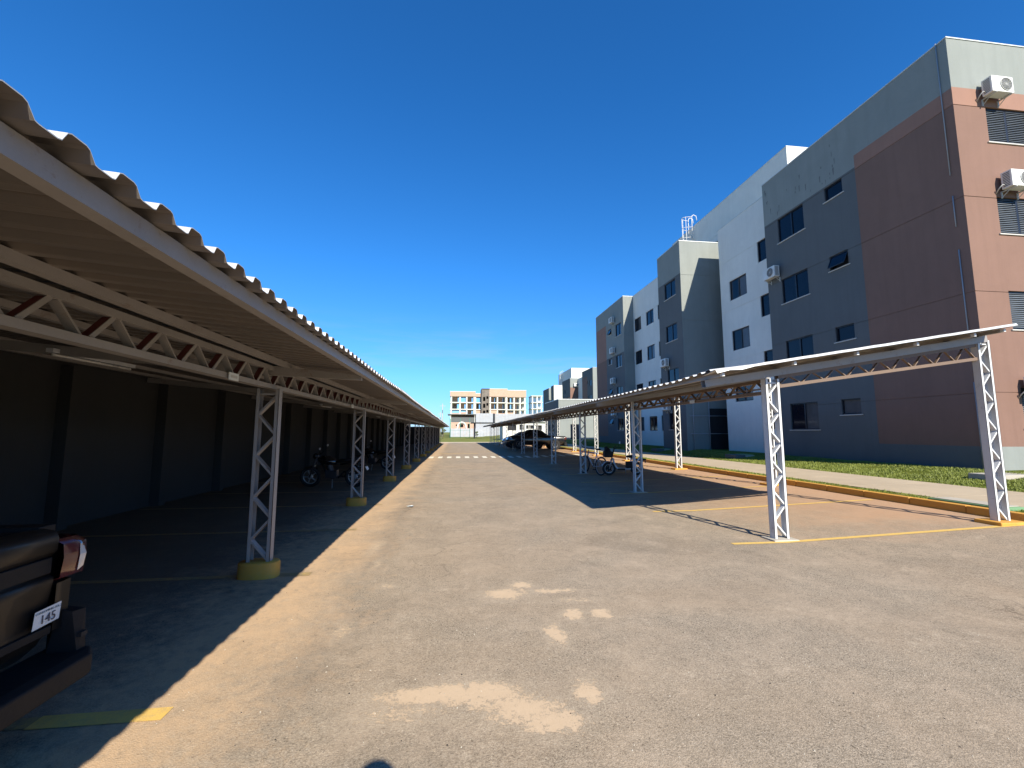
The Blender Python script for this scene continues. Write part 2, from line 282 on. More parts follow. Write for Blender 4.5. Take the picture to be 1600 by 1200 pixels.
# ------------------------------------------------------------------ mesh helper
class MB:
    def __init__(s): s.v = []; s.f = []; s.m = []; s.mats = []; s.sm = []
    def mi(s, m):
        if m not in s.mats: s.mats.append(m)
        return s.mats.index(m)
    def poly(s, pts, m, smooth=False):
        k = len(s.v); s.v += [tuple(p) for p in pts]; s.f.append(tuple(range(k, k + len(pts)))); s.m.append(s.mi(m)); s.sm.append(smooth)
    def mesh(s, vs, fs, m, smooth=False):
        k = len(s.v); s.v += [tuple(p) for p in vs]; i = s.mi(m)
        for f in fs: s.f.append(tuple(a + k for a in f)); s.m.append(i); s.sm.append(smooth)
    def box(s, x0, x1, y0, y1, z0, z1, m, T=None):
        vs = [Vector((x, y, z)) for z in (z0, z1) for y in (y0, y1) for x in (x0, x1)]
        if T: vs = [T @ v for v in vs]
        s.mesh(vs, [(0, 2, 3, 1), (4, 5, 7, 6), (0, 1, 5, 4), (2, 6, 7, 3), (0, 4, 6, 2), (1, 3, 7, 5)], m)
    def bar(s, p, q, w, h, m, up=(0, 0, 1)):
        p = Vector(p); q = Vector(q); d = (q - p).normalized(); up = Vector(up)
        a = d.cross(up)
        if a.length < 1e-4: a = d.cross(Vector((1, 0, 0)))
        a.normalize(); b = a.cross(d).normalized()
        vs = [o + a * (sx * w / 2) + b * (sy * h / 2) for o in (p, q) for sx, sy in ((-1, -1), (1, -1), (1, 1), (-1, 1))]
        s.mesh(vs, [(0, 3, 2, 1), (4, 5, 6, 7), (0, 1, 5, 4), (1, 2, 6, 5), (2, 3, 7, 6), (3, 0, 4, 7)], m)
    def tube(s, pts, r, m, n=8, smooth=True, cap=True):
        pts = [Vector(p) for p in pts]; rs = r if isinstance(r, (list, tuple)) else [r] * len(pts); vs = []; fs = []
        prev = None
        for i, p in enumerate(pts):
            d = (pts[min(i + 1, len(pts) - 1)] - pts[max(i - 1, 0)]).normalized()
            a = d.cross(Vector((0, 0, 1))) if prev is None else prev - d * prev.dot(d)
            if a.length < 1e-4: a = d.cross(Vector((1, 0, 0)))
            a.normalize(); prev = a; b = d.cross(a)
            vs += [p + (a * math.cos(t) + b * math.sin(t)) * rs[i] for t in [2 * PI * k / n for k in range(n)]]
        for i in range(len(pts) - 1):
            for k in range(n): fs.append((i * n + k, i * n + (k + 1) % n, (i + 1) * n + (k + 1) % n, (i + 1) * n + k))
        if cap: fs.append(tuple(range(n))[::-1]); fs.append(tuple((len(pts) - 1) * n + k for k in range(n)))
        s.mesh(vs, fs, m, smooth)
    def cyl(s, c, ax, r, h, m, n=16, r2=None):
        c = Vector(c); ax = Vector(ax).normalized(); s.tube([c - ax * h / 2, c + ax * h / 2], [r, r if r2 is None else r2], m, n, False)
    def torus(s, c, ax, Rr, r, m, n=28, k=8):
        c = Vector(c); ax = Vector(ax).normalized(); a = ax.orthogonal().normalized(); b = ax.cross(a); vs = []; fs = []
        for i in range(n):
            t = 2 * PI * i / n; d = a * math.cos(t) + b * math.sin(t)
            for j in range(k):
                u = 2 * PI * j / k; vs.append(c + d * (Rr + r * math.cos(u)) + ax * r * math.sin(u))
        for i in range(n):
            for j in range(k): fs.append((i * k + j, ((i + 1) % n) * k + j, ((i + 1) % n) * k + (j + 1) % k, i * k + (j + 1) % k))
        s.mesh(vs, fs, m, True)
    def ball(s, c, rad, m, n=10, k=7):
        c = Vector(c); rx, ry, rz = rad if isinstance(rad, tuple) else (rad,) * 3; vs = [c + Vector((0, 0, -rz))]; fs = []
        for i in range(1, k):
            ph = PI * i / k - PI / 2
            for j in range(n): t = 2 * PI * j / n; vs.append(c + Vector((rx * math.cos(ph) * math.cos(t), ry * math.cos(ph) * math.sin(t), rz * math.sin(ph))))
        vs.append(c + Vector((0, 0, rz))); L = len(vs) - 1
        for j in range(n): fs.append((0, 1 + (j + 1) % n, 1 + j)); fs.append((L, L - n + j, L - n + (j + 1) % n))
        for i in range(k - 2):
            for j in range(n): a = 1 + i * n + j; b_ = 1 + i * n + (j + 1) % n; fs.append((a, b_, b_ + n, a + n))
        s.mesh(vs, fs, m, True)
    def build(s, name, parent=None, **k):
        me = bpy.data.meshes.new(name); me.from_pydata(s.v, [], s.f)
        for m in s.mats: me.materials.append(M[m] if isinstance(m, str) else m)
        me.polygons.foreach_set('material_index', s.m); me.polygons.foreach_set('use_smooth', s.sm); me.update()
        o = bpy.data.objects.new(name, me); COL.objects.link(o)
        if parent: o.parent = parent
        if k.get('bevel'):
            bm = bmesh.new(); bm.from_mesh(me); bmesh.ops.remove_doubles(bm, verts=bm.verts, dist=1e-4); bm.to_mesh(me); bm.free()
            bv = o.modifiers.new('b', 'BEVEL'); bv.width = k['bevel']; bv.segments = 2; bv.limit_method = 'ANGLE'
        return o
def tag(o, label=None, cat=None, group=None, kind=None):
    if label: o['label'] = label
    if cat: o['category'] = cat
    if group: o['group'] = group
    if kind: o['kind'] = kind
    return o
def empty(name, loc=(0, 0, 0), rz=0, **k):
    o = bpy.data.objects.new(name, None); COL.objects.link(o); o.location = loc; o.rotation_euler = (0, 0, rz); o.empty_display_size = .2
    return tag(o, **k)
def kids(o): return list(o.children)
def copy_tree(o, parent=None):
    c = o.copy(); COL.objects.link(c)
    if parent: c.parent = parent
    for ch in kids(o): copy_tree(ch, c)
    return c
def textmesh(name, s, size, m, parent, T, extrude=.0004):
    cu = bpy.data.curves.new(name, 'FONT'); cu.body = s; cu.size = size; cu.align_x = 'CENTER'; cu.align_y = 'CENTER'; cu.extrude = extrude; cu.resolution_u = 3
    t = bpy.data.objects.new('tmp', cu); COL.objects.link(t); bpy.context.view_layer.update()
    me = bpy.data.meshes.new_from_object(t.evaluated_get(bpy.context.evaluated_depsgraph_get())); bpy.data.objects.remove(t)
    me.name = name; me.transform(T); me.materials.clear(); me.materials.append(M[m]); o = bpy.data.objects.new(name, me); COL.objects.link(o); o.parent = parent; return o

# ------------------------------------------------------------------ terrain
PROF = [(-3000, -.02), (4.8, -.02), (9.05, .128), (9.2, .22), (9.62, .25), (9.72, .26), (12.05, .30), (13.0, .42), (14.1, .55), (16, .56), (3000, .56)]
def zt(x):
    for (a, za), (b, zb) in zip(PROF, PROF[1:]):
        if x <= b: return za + (zb - za) * (x - a) / (b - a)
    return PROF[-1][1]
def strip(mb, prof, ys, m):
    for (a, za), (b, zb) in zip(prof, prof[1:]):
        for y0, y1 in zip(ys, ys[1:]): mb.poly([(a, y0, za), (b, y0, zb), (b, y1, zb), (a, y1, za)], m)
g = MB(); strip(g, [(x, z - .03) for x, z in PROF], [-3000, -60, 0, 68, 160, 400, 3000], 'field'); tag(g.build('ground'), kind='structure')
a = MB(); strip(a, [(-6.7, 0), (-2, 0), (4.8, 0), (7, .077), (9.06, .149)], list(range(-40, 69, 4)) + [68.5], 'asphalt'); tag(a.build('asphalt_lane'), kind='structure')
a = MB(); strip(a, [(9.72, .272), (12.05, .315)], [-40, -10, 20, 50, 84], 'sidewalk')
a.mesh([(12.05, -40, .315), (12.05, 84, .315), (12.05, 84, .25), (12.05, -40, .25)], [(0, 1, 2, 3)], 'sidewalk')
for k in range(0, 62): a.box(9.73, 12.04, -38 + 2 * k, -37.988 + 2 * k, .27, .2705, 'concrete')
a = MB(); n_ = 0
y = -40.
while y < 84:
    a.mesh([(9.72, y + .006, .272), (12.05, y + .006, .315), (12.05, y + 1.99, .315), (9.72, y + 1.99, .272), (9.72, y + .006, .24), (12.05, y + .006, .27), (12.05, y + 1.99, .27), (9.72, y + 1.99, .24)],
           [(0, 1, 2, 3), (0, 4, 5, 1), (1, 5, 6, 2), (2, 6, 7, 3), (3, 7, 4, 0)], 'sidewalk'); y += 2
tag(a.build('sidewalk'), kind='structure')
a = MB(); strip(a, [(9.2, .235), (9.7, .262)], [-40, 84], 'grass'); strip(a, [(12.06, .285), (12.6, .36), (13.2, .44), (14.1, .55), (15.5, .57), (24, .57)], list(range(-40, 90, 5)), 'grass')
tag(a.build('grass_bank'), kind='structure')
# far lawn beyond the end of the lane
a = MB(); strip(a, [(-60, -.002), (4.8, -.002)], [68.6, 80, 100, 130, 260], 'field'); tag(a.build('far_lawn'), kind='structure')
# kerb: painted yellow, cast in one metre lengths
a = MB(); y = -20.
while y < 67:
    j = random.uniform(-.006, .006)
    a.mesh([(9.06 + j, y + .008, .13), (9.2 + j, y + .008, .13), (9.2 + j, y + .992, .13), (9.06 + j, y + .992, .13), (9.075 + j, y + .008, .285), (9.2 + j, y + .008, .29), (9.2 + j, y + .992, .29), (9.075 + j, y + .992, .285)],
           [(4, 5, 6, 7), (0, 1, 5, 4), (1, 2, 6, 5), (2, 3, 7, 6), (3, 0, 4, 7)], 'yellow'); y += 1
tag(a.build('kerb', bevel=.008), kind='structure')
a = MB(); a.box(-3.2, 9.0, 68.5, 68.72, -.05, .06, 'concrete'); tag(a.build('lane_end_kerb'), kind='structure')
# painted markings
def zl(x): return 0 if x < 4.8 else .035 * (x - 4.8)
def line(mb, x0, x1, y, w, m, y1=None):
    y1 = y if y1 is None else y1
    xs = sorted({x0, x1} | ({4.8} if x0 < 4.8 < x1 else set()))
    for p, q in zip(xs, xs[1:]):
        t0 = (p - x0) / (x1 - x0); t1 = (q - x0) / (x1 - x0)
        mb.poly([(p, y + (y1 - y) * t0 - w / 2, zl(p) + .004), (q, y + (y1 - y) * t1 - w / 2, zl(q) + .004), (q, y + (y1 - y) * t1 + w / 2, zl(q) + .004), (p, y + (y1 - y) * t0 + w / 2, zl(p) + .004)], m)
LY = [5.4 + 4.8 * k for k in range(-2, 12)]; RY = [6.25 + 5.2 * k for k in range(0, 12)]
a = MB()
for k in range(-4, 23): line(a, -2.3, -1.62, 5.42 + 2.4 * k - (.0 if k % 2 == 0 else .1), .12, 'line_yellow' if k == -1 else 'line_yellow_worn_shaded'); line(a, -6.5, -2.3, 5.42 + 2.4 * k - (.0 if k % 2 == 0 else .1), .1, 'line_yellow_worn_shaded')  # the one sunlit stub gets the brighter yellow, shaded runs the darker
for k in range(0, 22): line(a, 3.95, 8.95, 6.08 + 2.6 * k, .095, 'line_yellow')
tag(a.build('bay_lines'), kind='structure')
a = MB(); x = -1.72
while x < 8.6:
    a.poly([(x, 27.6, zl(x) + .005), (x + .27, 27.6, zl(x + .27) + .005), (x + .27, 29.4, zl(x + .27) + .005), (x, 29.4, zl(x) + .005)], 'line_white'); x += .56
a.poly([(-1.3, 33.0, .005), (1.6, 33.0, .005), (1.6, 33.25, .005), (-1.3, 33.25, .005)], 'line_yellow')
tag(a.build('crossing_stripes'), kind='structure')

# ------------------------------------------------------------------ steel carports
def lattice_post(parent, x, y, z0, z1, w=.25, d=.1, m='steel'):
    b = MB(); h = w / 2
    for s in (-1, 1):      # channel chords open towards each other
        b.box(x + s * h - (.006 if s > 0 else 0), x + s * h + (.006 if s < 0 else 0), y - d / 2, y + d / 2, z0, z1, m)
        for t in (-1, 1): b.box(min(x + s * h, x + s * (h - .04)), max(x + s * h, x + s * (h - .04)), y + t * d / 2 - (.004 if t > 0 else 0), y + t * d / 2 + (.004 if t < 0 else 0), z0, z1, m)
    nseg = max(4, round((z1 - z0 - .1) / .26)); nseg += nseg % 2; zs = [z0 + .03 + (z1 - z0 - .1) * i / nseg for i in range(nseg + 1)]
    hx = h - .022
    for i in range(nseg):
        s = -1 if i % 2 else 1; b.bar((x + s * hx, y, zs[i]), (x - s * hx, y, zs[i + 1]), .075, .022, m, (0, 0, 1))
    b.box(x - hx, x + hx, y - .035, y + .035, z1 - .075, z1 - .055, m)
    return b.build('post', parent)
def truss(parent, p, q, zb0, zt0, zb1, zt1, n, m='steel', name='truss', d=.07, primer=True):
    """planar Warren truss from p to q (xy), bottom/top chord heights at each end"""
    b = MB(); P = Vector((*p, 0)); Q = Vector((*q, 0))
    at = lambda t, k: P.lerp(Q, t) + Vector((0, 0, (zb0 + (zb1 - zb0) * t) if k == 0 else (zt0 + (zt1 - zt0) * t)))
    c = .05
    b.bar(at(0, 0) + Vector((0, 0, c / 2)), at(1, 0) + Vector((0, 0, c / 2)), d + .02, c, m); b.bar(at(0, 1) - Vector((0, 0, c / 2)), at(1, 1) - Vector((0, 0, c / 2)), d + .02, c, m)
    zc = Vector((0, 0, c - .003))
    for i in range(n):
        t0, t1, t2 = i / n, (i + .5) / n, (i + 1) / n; e = .06 / n
        b.bar(at(t1 + e, 1) - zc, at(t2 - e, 0) + zc, d - .012, .014, m)
        a0, a1 = at(t0 + e, 0) + zc, at(t1 - e, 1) - zc
        b.bar(a0, a1, d - .012, .014, 'primer' if primer else m)
        if primer:         # painted flange in front of the primed web
            off = Vector((Q - P).normalized().cross(Vector((0, 0, 1)))) * (d / 2 - .002)
            b.bar(a0 + off, a1 + off, .006, .03, m)
    return b.build(name, parent)
def corrugated(parent, x0, z0, x1, z1, y0, y1, pitch, h=.035, lift=None, m='sheet'):
    b = MB(); vs = []; y = y0; k = 0; prof = []
    while y < y1 - 1e-3:
        for f, z in ((0, .06 * h), (.06, 0), (.34, 0), (.41, .1 * h), (.49, .85 * h), (.55, h), (.81, h), (.88, .86 * h)): prof.append((y + f * pitch, z))
        y += pitch
    prof.append((y1, 0)); prof = [p for p in prof if p[0] <= y1 + 1e-6]
    nx = 4
    for i in range(nx + 1):
        t = i / nx
        for (yy, z) in prof:
            dz = .004 * math.sin(yy * 1.7 + i) + (lift(t, yy) if lift else 0)
            vs.append((x0 + (x1 - x0) * t + .01 * math.sin(yy * .9) * (1 if i == 0 else 0), yy, z0 + (z1 - z0) * t + z + dz))
    L = len(prof); fs = [(i * L + j, (i + 1) * L + j, (i + 1) * L + j + 1, i * L + j + 1) for i in range(nx) for j in range(L - 1)]
    b.mesh(vs, fs, m); b.mesh([(p[0], p[1], p[2] + .003) for p in vs], fs, 'sheet_lit')      # roof shade painted into the dark underside, sunlight into the bright top
    for i in (0, nx): b.mesh([vs[i * L + j] for j in range(L)] + [(vs[i * L + j][0], vs[i * L + j][1], vs[i * L + j][2] + .003) for j in range(L)], [(j, j + 1, L + j + 1, L + j) for j in range(L - 1)], 'sheet_lit')
    return b.build('roof_sheet', parent)

# left carport -------------------------------------------------------
LC = empty('steel_carport', (-2.17, 0, 0), label='long steel carport on lattice posts along the dark wall, yellow round footings', cat='carport')
def off(o, r=LC): o.location = -Vector(r.location); return o     # children built in world coordinates
lx = -2.17; SL = .092
def zr(x): return 2.315 + SL * (-1.05 - x)     # underside of left roof sheets
for y in LY:
    o = off(lattice_post(LC, lx, y, .14, 2.1))
    f = MB(); vs = []; nn = 28
    for z, s_ in ((-.01, 1.0), (.15, 1.0), (.17, .95)):
        for i in range(nn):
            t = 2 * PI * i / nn; c_ = math.cos(t); s2 = math.sin(t)
            vs.append((lx + s_ * .215 * math.copysign(abs(c_) ** .8, c_), y + s_ * .125 * math.copysign(abs(s2) ** .8, s2), z))
    fs = [(k * nn + i, k * nn + (i + 1) % nn, (k + 1) * nn + (i + 1) % nn, (k + 1) * nn + i) for k in range(2) for i in range(nn)] + [tuple(range(2 * nn, 3 * nn))]
    f.mesh(vs, fs, 'yellow', True); f.build('footing', o)
    # rafter: truss post to wall, tapered cantilever arm to the eave
    b = MB()
    b.bar((lx, y, zr(lx) - .12), (-6.55, y, zr(-6.55) - .12), .07, .1, 'steel')
    x1 = -1.14; za = zr(x1) - .055
    vs = []
    for xx, hh in ((lx + .0, .11), (x1, .06)):
        zt_ = zr(xx) - .05
        for yy in (-.035, .035): vs += [(xx, y + yy, zt_ - hh), (xx, y + yy, zt_)]
    b.mesh(vs, [(0, 1, 3, 2), (4, 6, 7, 5), (0, 4, 5, 1), (2, 3, 7, 6), (0, 2, 6, 4), (1, 5, 7, 3)], 'steel')
    off(b.build('rafter', LC))
for i in range(len(LY) - 1): off(truss(LC, (lx, LY[i]), (lx, LY[i + 1]), 2.10, 2.36, 2.10, 2.36, 11))
for x in (-1.09, -1.98, -3.1, -4.2, -5.3, -6.4):
    b = MB(); z = zr(x); hh = .075 if x > -1.5 else .055
    # C purlin
    b.box(x + .028, x + .031, -4.6, 59.1, z - hh, z - .002, 'steel'); b.box(x - .03, x + .028, -4.6, 59.1, z - .006, z - .002, 'steel'); b.box(x - .03, x + .028, -4.6, 59.1, z - hh, z - hh + .004, 'steel')
    b.box(x - .03, x - .027, -4.6, 59.1, z - hh + .004, z - hh + .02, 'steel')
    off(b.build('purlin', LC))
y = -4.6; k = 0
while y < 59:
    y1 = min(y + .172 * 28, 59.1)
    off(corrugated(LC, -.99, zr(-.99) + .002, -6.62, zr(-6.62) + .002, y, y1, .172, .036)); y = y1
for k in range(-1, 11):
    b = MB(); yy = 5.4 + 4.8 * k - .98
    b.box(lx + .062, lx + .068, yy - .09, yy + .09, 2.085, 2.155, 'paper'); b.box(lx + .0685, lx + .0695, yy - .06, yy + .06, 2.108, 2.132, 'ac_grille'); off(b.build('bay_plate', LC))
for (x, y) in ((-4.4, 3.9), (-4.4, 5.9), (-4.4, 15.5), (-4.4, 25.5), (-4.4, 35.5)):
    t = empty('tube_lamp', (x, y, zr(x) - .16), label={3.9: 'nearest fluorescent tube lamp under the left roof above the pickup', 5.9: 'fluorescent tube lamp under the left roof by the second wall pilaster', 15.5: 'fluorescent tube lamp under the left roof above the motorcycles'}.get(y, 'fluorescent tube lamp far along the left roof, beyond the motorcycles' if y < 30 else 'farthest fluorescent tube lamp under the left roof, near its dark end'), cat='lamp', group='tube lamps under the left roof')
    b = MB(); b.box(-.035, .035, -.62, .62, 0, .045, 'white_plastic'); b.build('housing', t)
    b = MB(); b.tube([(0, -.58, -.02), (0, .58, -.02)], .014, 'tube'); b.build('tube', t)

# perimeter wall on the left
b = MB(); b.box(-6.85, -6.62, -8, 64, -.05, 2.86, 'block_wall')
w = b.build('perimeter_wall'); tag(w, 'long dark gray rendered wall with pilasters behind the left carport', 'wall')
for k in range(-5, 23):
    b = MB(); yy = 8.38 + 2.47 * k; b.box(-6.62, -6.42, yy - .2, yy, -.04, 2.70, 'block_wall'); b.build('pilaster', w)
b = MB(); b.box(-6.9, -6.4, 59.5, 59.7, -.05, 2.7, 'block_wall'); b.box(-6.4, -2.3, 59.5, 59.7, -.05, 2.3, 'block_wall'); tag(b.build('end_wall'), 'short dark cross wall closing the far end of the left carport', 'wall')

# right carport ------------------------------------------------------
RC = empty('steel_carport', (4.83, 0, 0), label='low steel carport with rising roof on white lattice posts beside the apartments', cat='carport')
rx = 4.83; bx = 8.72
def zq(x): return 2.33 + .163 * (x - 3.7)       # underside of the right rafters' top face
offR = lambda o: off(o, RC)
for i, y in enumerate(RY):
    o = offR(lattice_post(RC, rx, y, .01, 2.42, .24, .11, 'steel_white'))
    f = MB(); f.box(rx - .2, rx + .2, y - .15, y + .15, -.01, .022, 'concrete'); f.build('footing', o, bevel=.008)
    o = offR(lattice_post(RC, bx, y, .15, zq(bx) - .02, .24, .11, 'steel_white'))
    f = MB(); f.box(bx - .25, bx + .27, y - .19, y + .19, .1, .185, 'yellow'); f.build('footing', o, bevel=.015)
    b = MB()
    for dy in (-.055, .055): b.bar((3.72, y + dy, zq(3.72) - .005), (8.8, y + dy, zq(8.8) - .005), .004, .105, 'steel')
    b.bar((3.72, y, zq(3.72) + .048), (8.8, y, zq(8.8) + .048), .11, .005, 'steel'); b.bar((3.72, y, zq(3.72) - .058), (8.8, y, zq(8.8) - .058), .11, .005, 'steel')
    offR(b.build('rafter', RC))
    offR(truss(RC, (rx + .12, y), (bx - .12, y), 2.28, zq(rx + .12) - .06, 2.79, zq(bx - .12) - .06, 9, 'primer_brown', 'rafter_truss', .05, False))
for i in range(len(RY) - 1):
    offR(truss(RC, (rx, RY[i] + .06), (rx, RY[i + 1] - .06), 2.19, 2.43, 2.19, 2.43, 10, 'primer_brown', 'truss', .06, False))
for x in (3.80, 4.95, 6.0, 7.05, 8.1, 8.66):
    b = MB(); z = zq(x) + .052; b.box(x - .025, x + .025, 5.9, 63.6, z, z + .055, 'steel')
    b.box(x - .02, x + .02, 5.85, 5.9, z + .002, z + .05, 'steel_white'); offR(b.build('purlin', RC))
def liftfn(t, yy):
    return (.05 * max(0, 1 - (yy - 5.84) / 1.2) * max(0, 1 - t * 3.2) if yy < 7.2 else 0)
y = 5.84
zs0, zs1 = zq(3.66) + .11, zq(8.76) + .11
while y < 63.4:
    y1 = min(y + .235 * 22, 63.6)
    offR(corrugated(RC, 3.66, zs0, 8.76, zs1, y, y1, .235, .032, liftfn if y < 6.0 else None)); y = y1
# end flashing, crumpled and lifted at the eave corner
b = MB(); vs = []; nn = 26
for i in range(nn + 1):
    t = i / nn; x = 3.64 + (8.80 - 3.64) * t; z = zq(x) + .15 + .0015 * math.sin(i * 2.1); cr_ = max(0, 1 - t * 7)
    jx = lambda: random.uniform(-1, 1) * cr_
    vs += [(x, 6.1 + .03 * jx(), z + .05 * jx()), (x, 5.79 + .05 * jx(), z + .006 + .05 * jx()), (x + .02 * jx(), 5.77, z - .03 + .06 * jx() - .05 * cr_)]
fs = []
for i in range(nn): fs += [(3 * i, 3 * i + 3, 3 * i + 4, 3 * i + 1), (3 * i + 1, 3 * i + 4, 3 * i + 5, 3 * i + 2)]
b.mesh(vs, fs, 'sheet_lit'); o = offR(b.build('end_flashing', RC)); sd = o.modifiers.new('s', 'SOLIDIFY'); sd.thickness = .002
for k in range(0, 11):
    b = MB(); yy = 6.25 + 5.2 * k + 2.2; b.box(rx - .065, rx - .058, yy - .09, yy + .09, 2.185, 2.245, 'paper'); offR(b.build('bay_plate', RC))

# ------------------------------------------------------------------ apartment facades
def facade(b, fn, u0, u1, z0, z1, base, zones=(), holes=(), grooves=(), rev=.16, revm='gray_dark'):
    """fn(u,z,depth)->xyz. holes=(ua,ub,za,zb) are real openings with reveals; grooves real 14 mm recesses"""
    us = {u0, u1}; zs = {z0, z1}
    for q in list(holes) + [x[:4] for x in zones]: us |= {max(u0, min(u1, q[0])), max(u0, min(u1, q[1]))}; zs |= {max(z0, min(z1, q[2])), max(z0, min(z1, q[3]))}
    for gz in grooves: zs |= {gz, gz + .022}
    us = sorted(us); zs = sorted(zs); D = {}
    for i in range(len(us) - 1):
        for j in range(len(zs) - 1):
            u = (us[i] + us[i + 1]) / 2; z = (zs[j] + zs[j + 1]) / 2; d = 0; m = base
            for q in zones:
                if q[0] < u < q[1] and q[2] < z < q[3]: m = q[4]
            if any(gz < z < gz + .022 for gz in grooves): d = .014
            if any(q[0] < u < q[1] and q[2] < z < q[3] for q in holes): d = rev; m = None
            D[i, j] = (d, m)
            if m: b.poly([fn(us[i], zs[j], d), fn(us[i + 1], zs[j], d), fn(us[i + 1], zs[j + 1], d), fn(us[i], zs[j + 1], d)], m)
    for (i, j), (d, m) in D.items():
        for di, dj in ((1, 0), (0, 1)):
            if (i + di, j + dj) in D:
                d2, m2 = D[i + di, j + dj]
                if abs(d - d2) > 1e-6:
                    mm = m or m2 or revm
                    if di: p = [(us[i + 1], zs[j]), (us[i + 1], zs[j + 1])]
                    else: p = [(us[i], zs[j + 1]), (us[i + 1], zs[j + 1])]
                    b.poly([fn(*p[0], d), fn(*p[1], d), fn(*p[1], d2), fn(*p[0], d2)], mm)
def window(parent, fn, ua, ub, za, zb, kind='slide', curtain=False, sill=True, T=None):
    """fn as in facade; frame sits 9 cm back"""
    def bx(b, a0, a1, c0, c1, d0, d1, m):
        p = [fn(u, z, d) for d in (d0, d1) for z in (c0, c1) for u in (a0, a1)]
        b.mesh(p, [(0, 1, 3, 2), (4, 6, 7, 5), (0, 4, 5, 1), (2, 3, 7, 6), (0, 2, 6, 4), (1, 5, 7, 3)], m)
    f = MB(); t = .045
    bx(f, ua, ub, za, za + t, .05, .13, 'frame'); bx(f, ua, ub, zb - t, zb, .05, .13, 'frame')
    bx(f, ua, ua + t, za + t, zb - t, .05, .13, 'frame'); bx(f, ub - t, ub, za + t, zb - t, .05, .13, 'frame')
    um = (ua + ub) / 2
    if kind in ('slide', 'shutter'): bx(f, um - .035, um + .035, za + t, zb - t, .06, .12, 'frame')
    w = f.build('window', parent)
    p = MB()
    if kind == 'tilt':
        zo = zb - t; ang = .42; hh = zb - za - 2 * t
        q = [fn(ua + t, zo, .05), fn(ub - t, zo, .05), fn(ub - t, zo - hh * math.cos(ang), .05 - hh * math.sin(ang)), fn(ua + t, zo - hh * math.cos(ang), .05 - hh * math.sin(ang))]
        q2 = [fn(ua + t, zo, .07), fn(ub - t, zo, .07), fn(ub - t, zo - hh * math.cos(ang), .07 - hh * math.sin(ang)), fn(ua + t, zo - hh * math.cos(ang), .07 - hh * math.sin(ang))]
        p.mesh(q + q2, [(0, 1, 2, 3), (4, 7, 6, 5), (0, 4, 5, 1), (1, 5, 6, 2), (2, 6, 7, 3), (3, 7, 4, 0)], 'pane')
        for a0, a1 in ((q[0], q[3]), (q[1], q[2]), (q[3], q[2])): p.bar(a0, a1, .03, .03, 'frame')
        bx(p, ua + t, ub - t, za + t, zb - t, .2, .21, 'black')
    else:
        bx(p, ua + t, um if kind == 'slide' else ub - t, za + t, zb - t, .095, .105, 'pane_curtain' if curtain else 'pane')
        if kind == 'slide': bx(p, um, ub - t, za + t, zb - t, .075, .085, 'pane')
    p.build('pane', w)
    if kind == 'shutter':
        s = MB(); z = za + t + .03
        while z < zb - t - .02:
            for a0, a1 in ((ua + t, um - .035), (um + .035, ub - t)):
                s.mesh([fn(a0, z, .055), fn(a1, z, .055), fn(a1, z + .045, .085), fn(a0, z + .045, .085), fn(a0, z + .008, .055), fn(a1, z + .008, .055)], [(0, 1, 2, 3), (4, 5, 2, 3), (0, 1, 5, 4)], 'slat')
            z += .058
        s.build('shutter', w)
    if sill:
        s = MB(); bx(s, ua - .07, ub + .07, za - .035, za - .003, -.035, .12, 'sill'); s.build('sill', w)
    return w
def fX(X, back=1): return lambda u, z, d: (X + d * back, u, z)        # facade facing -X, u = world Y
def fY(Yv): return lambda u, z, d: (u, Yv + d, z)                     # facade facing -Y, u = world X
HD = (2.83, 5.62, 8.46, 11.31)                                        # window heads
GR = (2.68, 5.56, 8.40, 11.27)
def big(y0, y1, h=1.13): return [(y0, y1, z - h, z) for z in HD]
BLD = empty('apartment_building', (14.5, 10.35, .56), label='four storey apartment block in gray, white and pink brown with parapets, nearest on the right', cat='building')
offB = lambda o: off(o, BLD)
BLD.location = (0, 0, 0)
H = 13.45; Z0 = .35
def block(parent, x, y0, y1, H, zones, holes, endzones, endholes, xe, base='gray_dark', ebase='gray_light', xb=27, name='block_wall', grooves=GR, endy=None):
    b = MB(); facade(b, fX(x), y0, y1, Z0, H, base, zones, holes, grooves, revm='gray_dark'); o1 = b.build(name, parent)
    b = MB(); facade(b, fY(y0), x, xe, Z0, H, ebase, endzones, endholes, grooves, revm='gray_dark'); o2 = b.build(name, parent)
    b = MB(); b.poly([(x, y1, Z0), (xb, y1, Z0), (xb, y1, H), (x, y1, H)], base); b.poly([(xb, y0, Z0), (xb, y1, Z0), (xb, y1, H), (xb, y0, H)], base); b.poly([(xe, y0, Z0), (xb, y0, Z0), (xb, y0, H), (xe, y0, H)], ebase) if xe < xb else None
    # parapet inner faces and roof deck
    b.poly([(x + .15, y0 + .15, H - .7), (xb, y0 + .15, H - .7), (xb, y1 - .15, H - .7), (x + .15, y1 - .15, H - .7)], 'concrete')
    for p in ([(x + .15, y0 + .15), (x + .15, y1 - .15)], [(x + .15, y0 + .15), (xb, y0 + .15)], [(x + .15, y1 - .15), (xb, y1 - .15)]):
        b.poly([(*p[0], H - .7), (*p[1], H - .7), (*p[1], H), (*p[0], H)], base)
    b.build('roof', parent)
    c = MB()
    c.box(x - .02, x + .17, y0 - .02, y1 + .02, H, H + .035, 'coping'); c.box(x + .17, xb, y0 - .02, y0 + .17, H, H + .035, 'coping'); c.box(x + .17, xb, y1 - .17, y1 + .02, H, H + .035, 'coping')
    c.build('coping', parent)
    return o1, o2
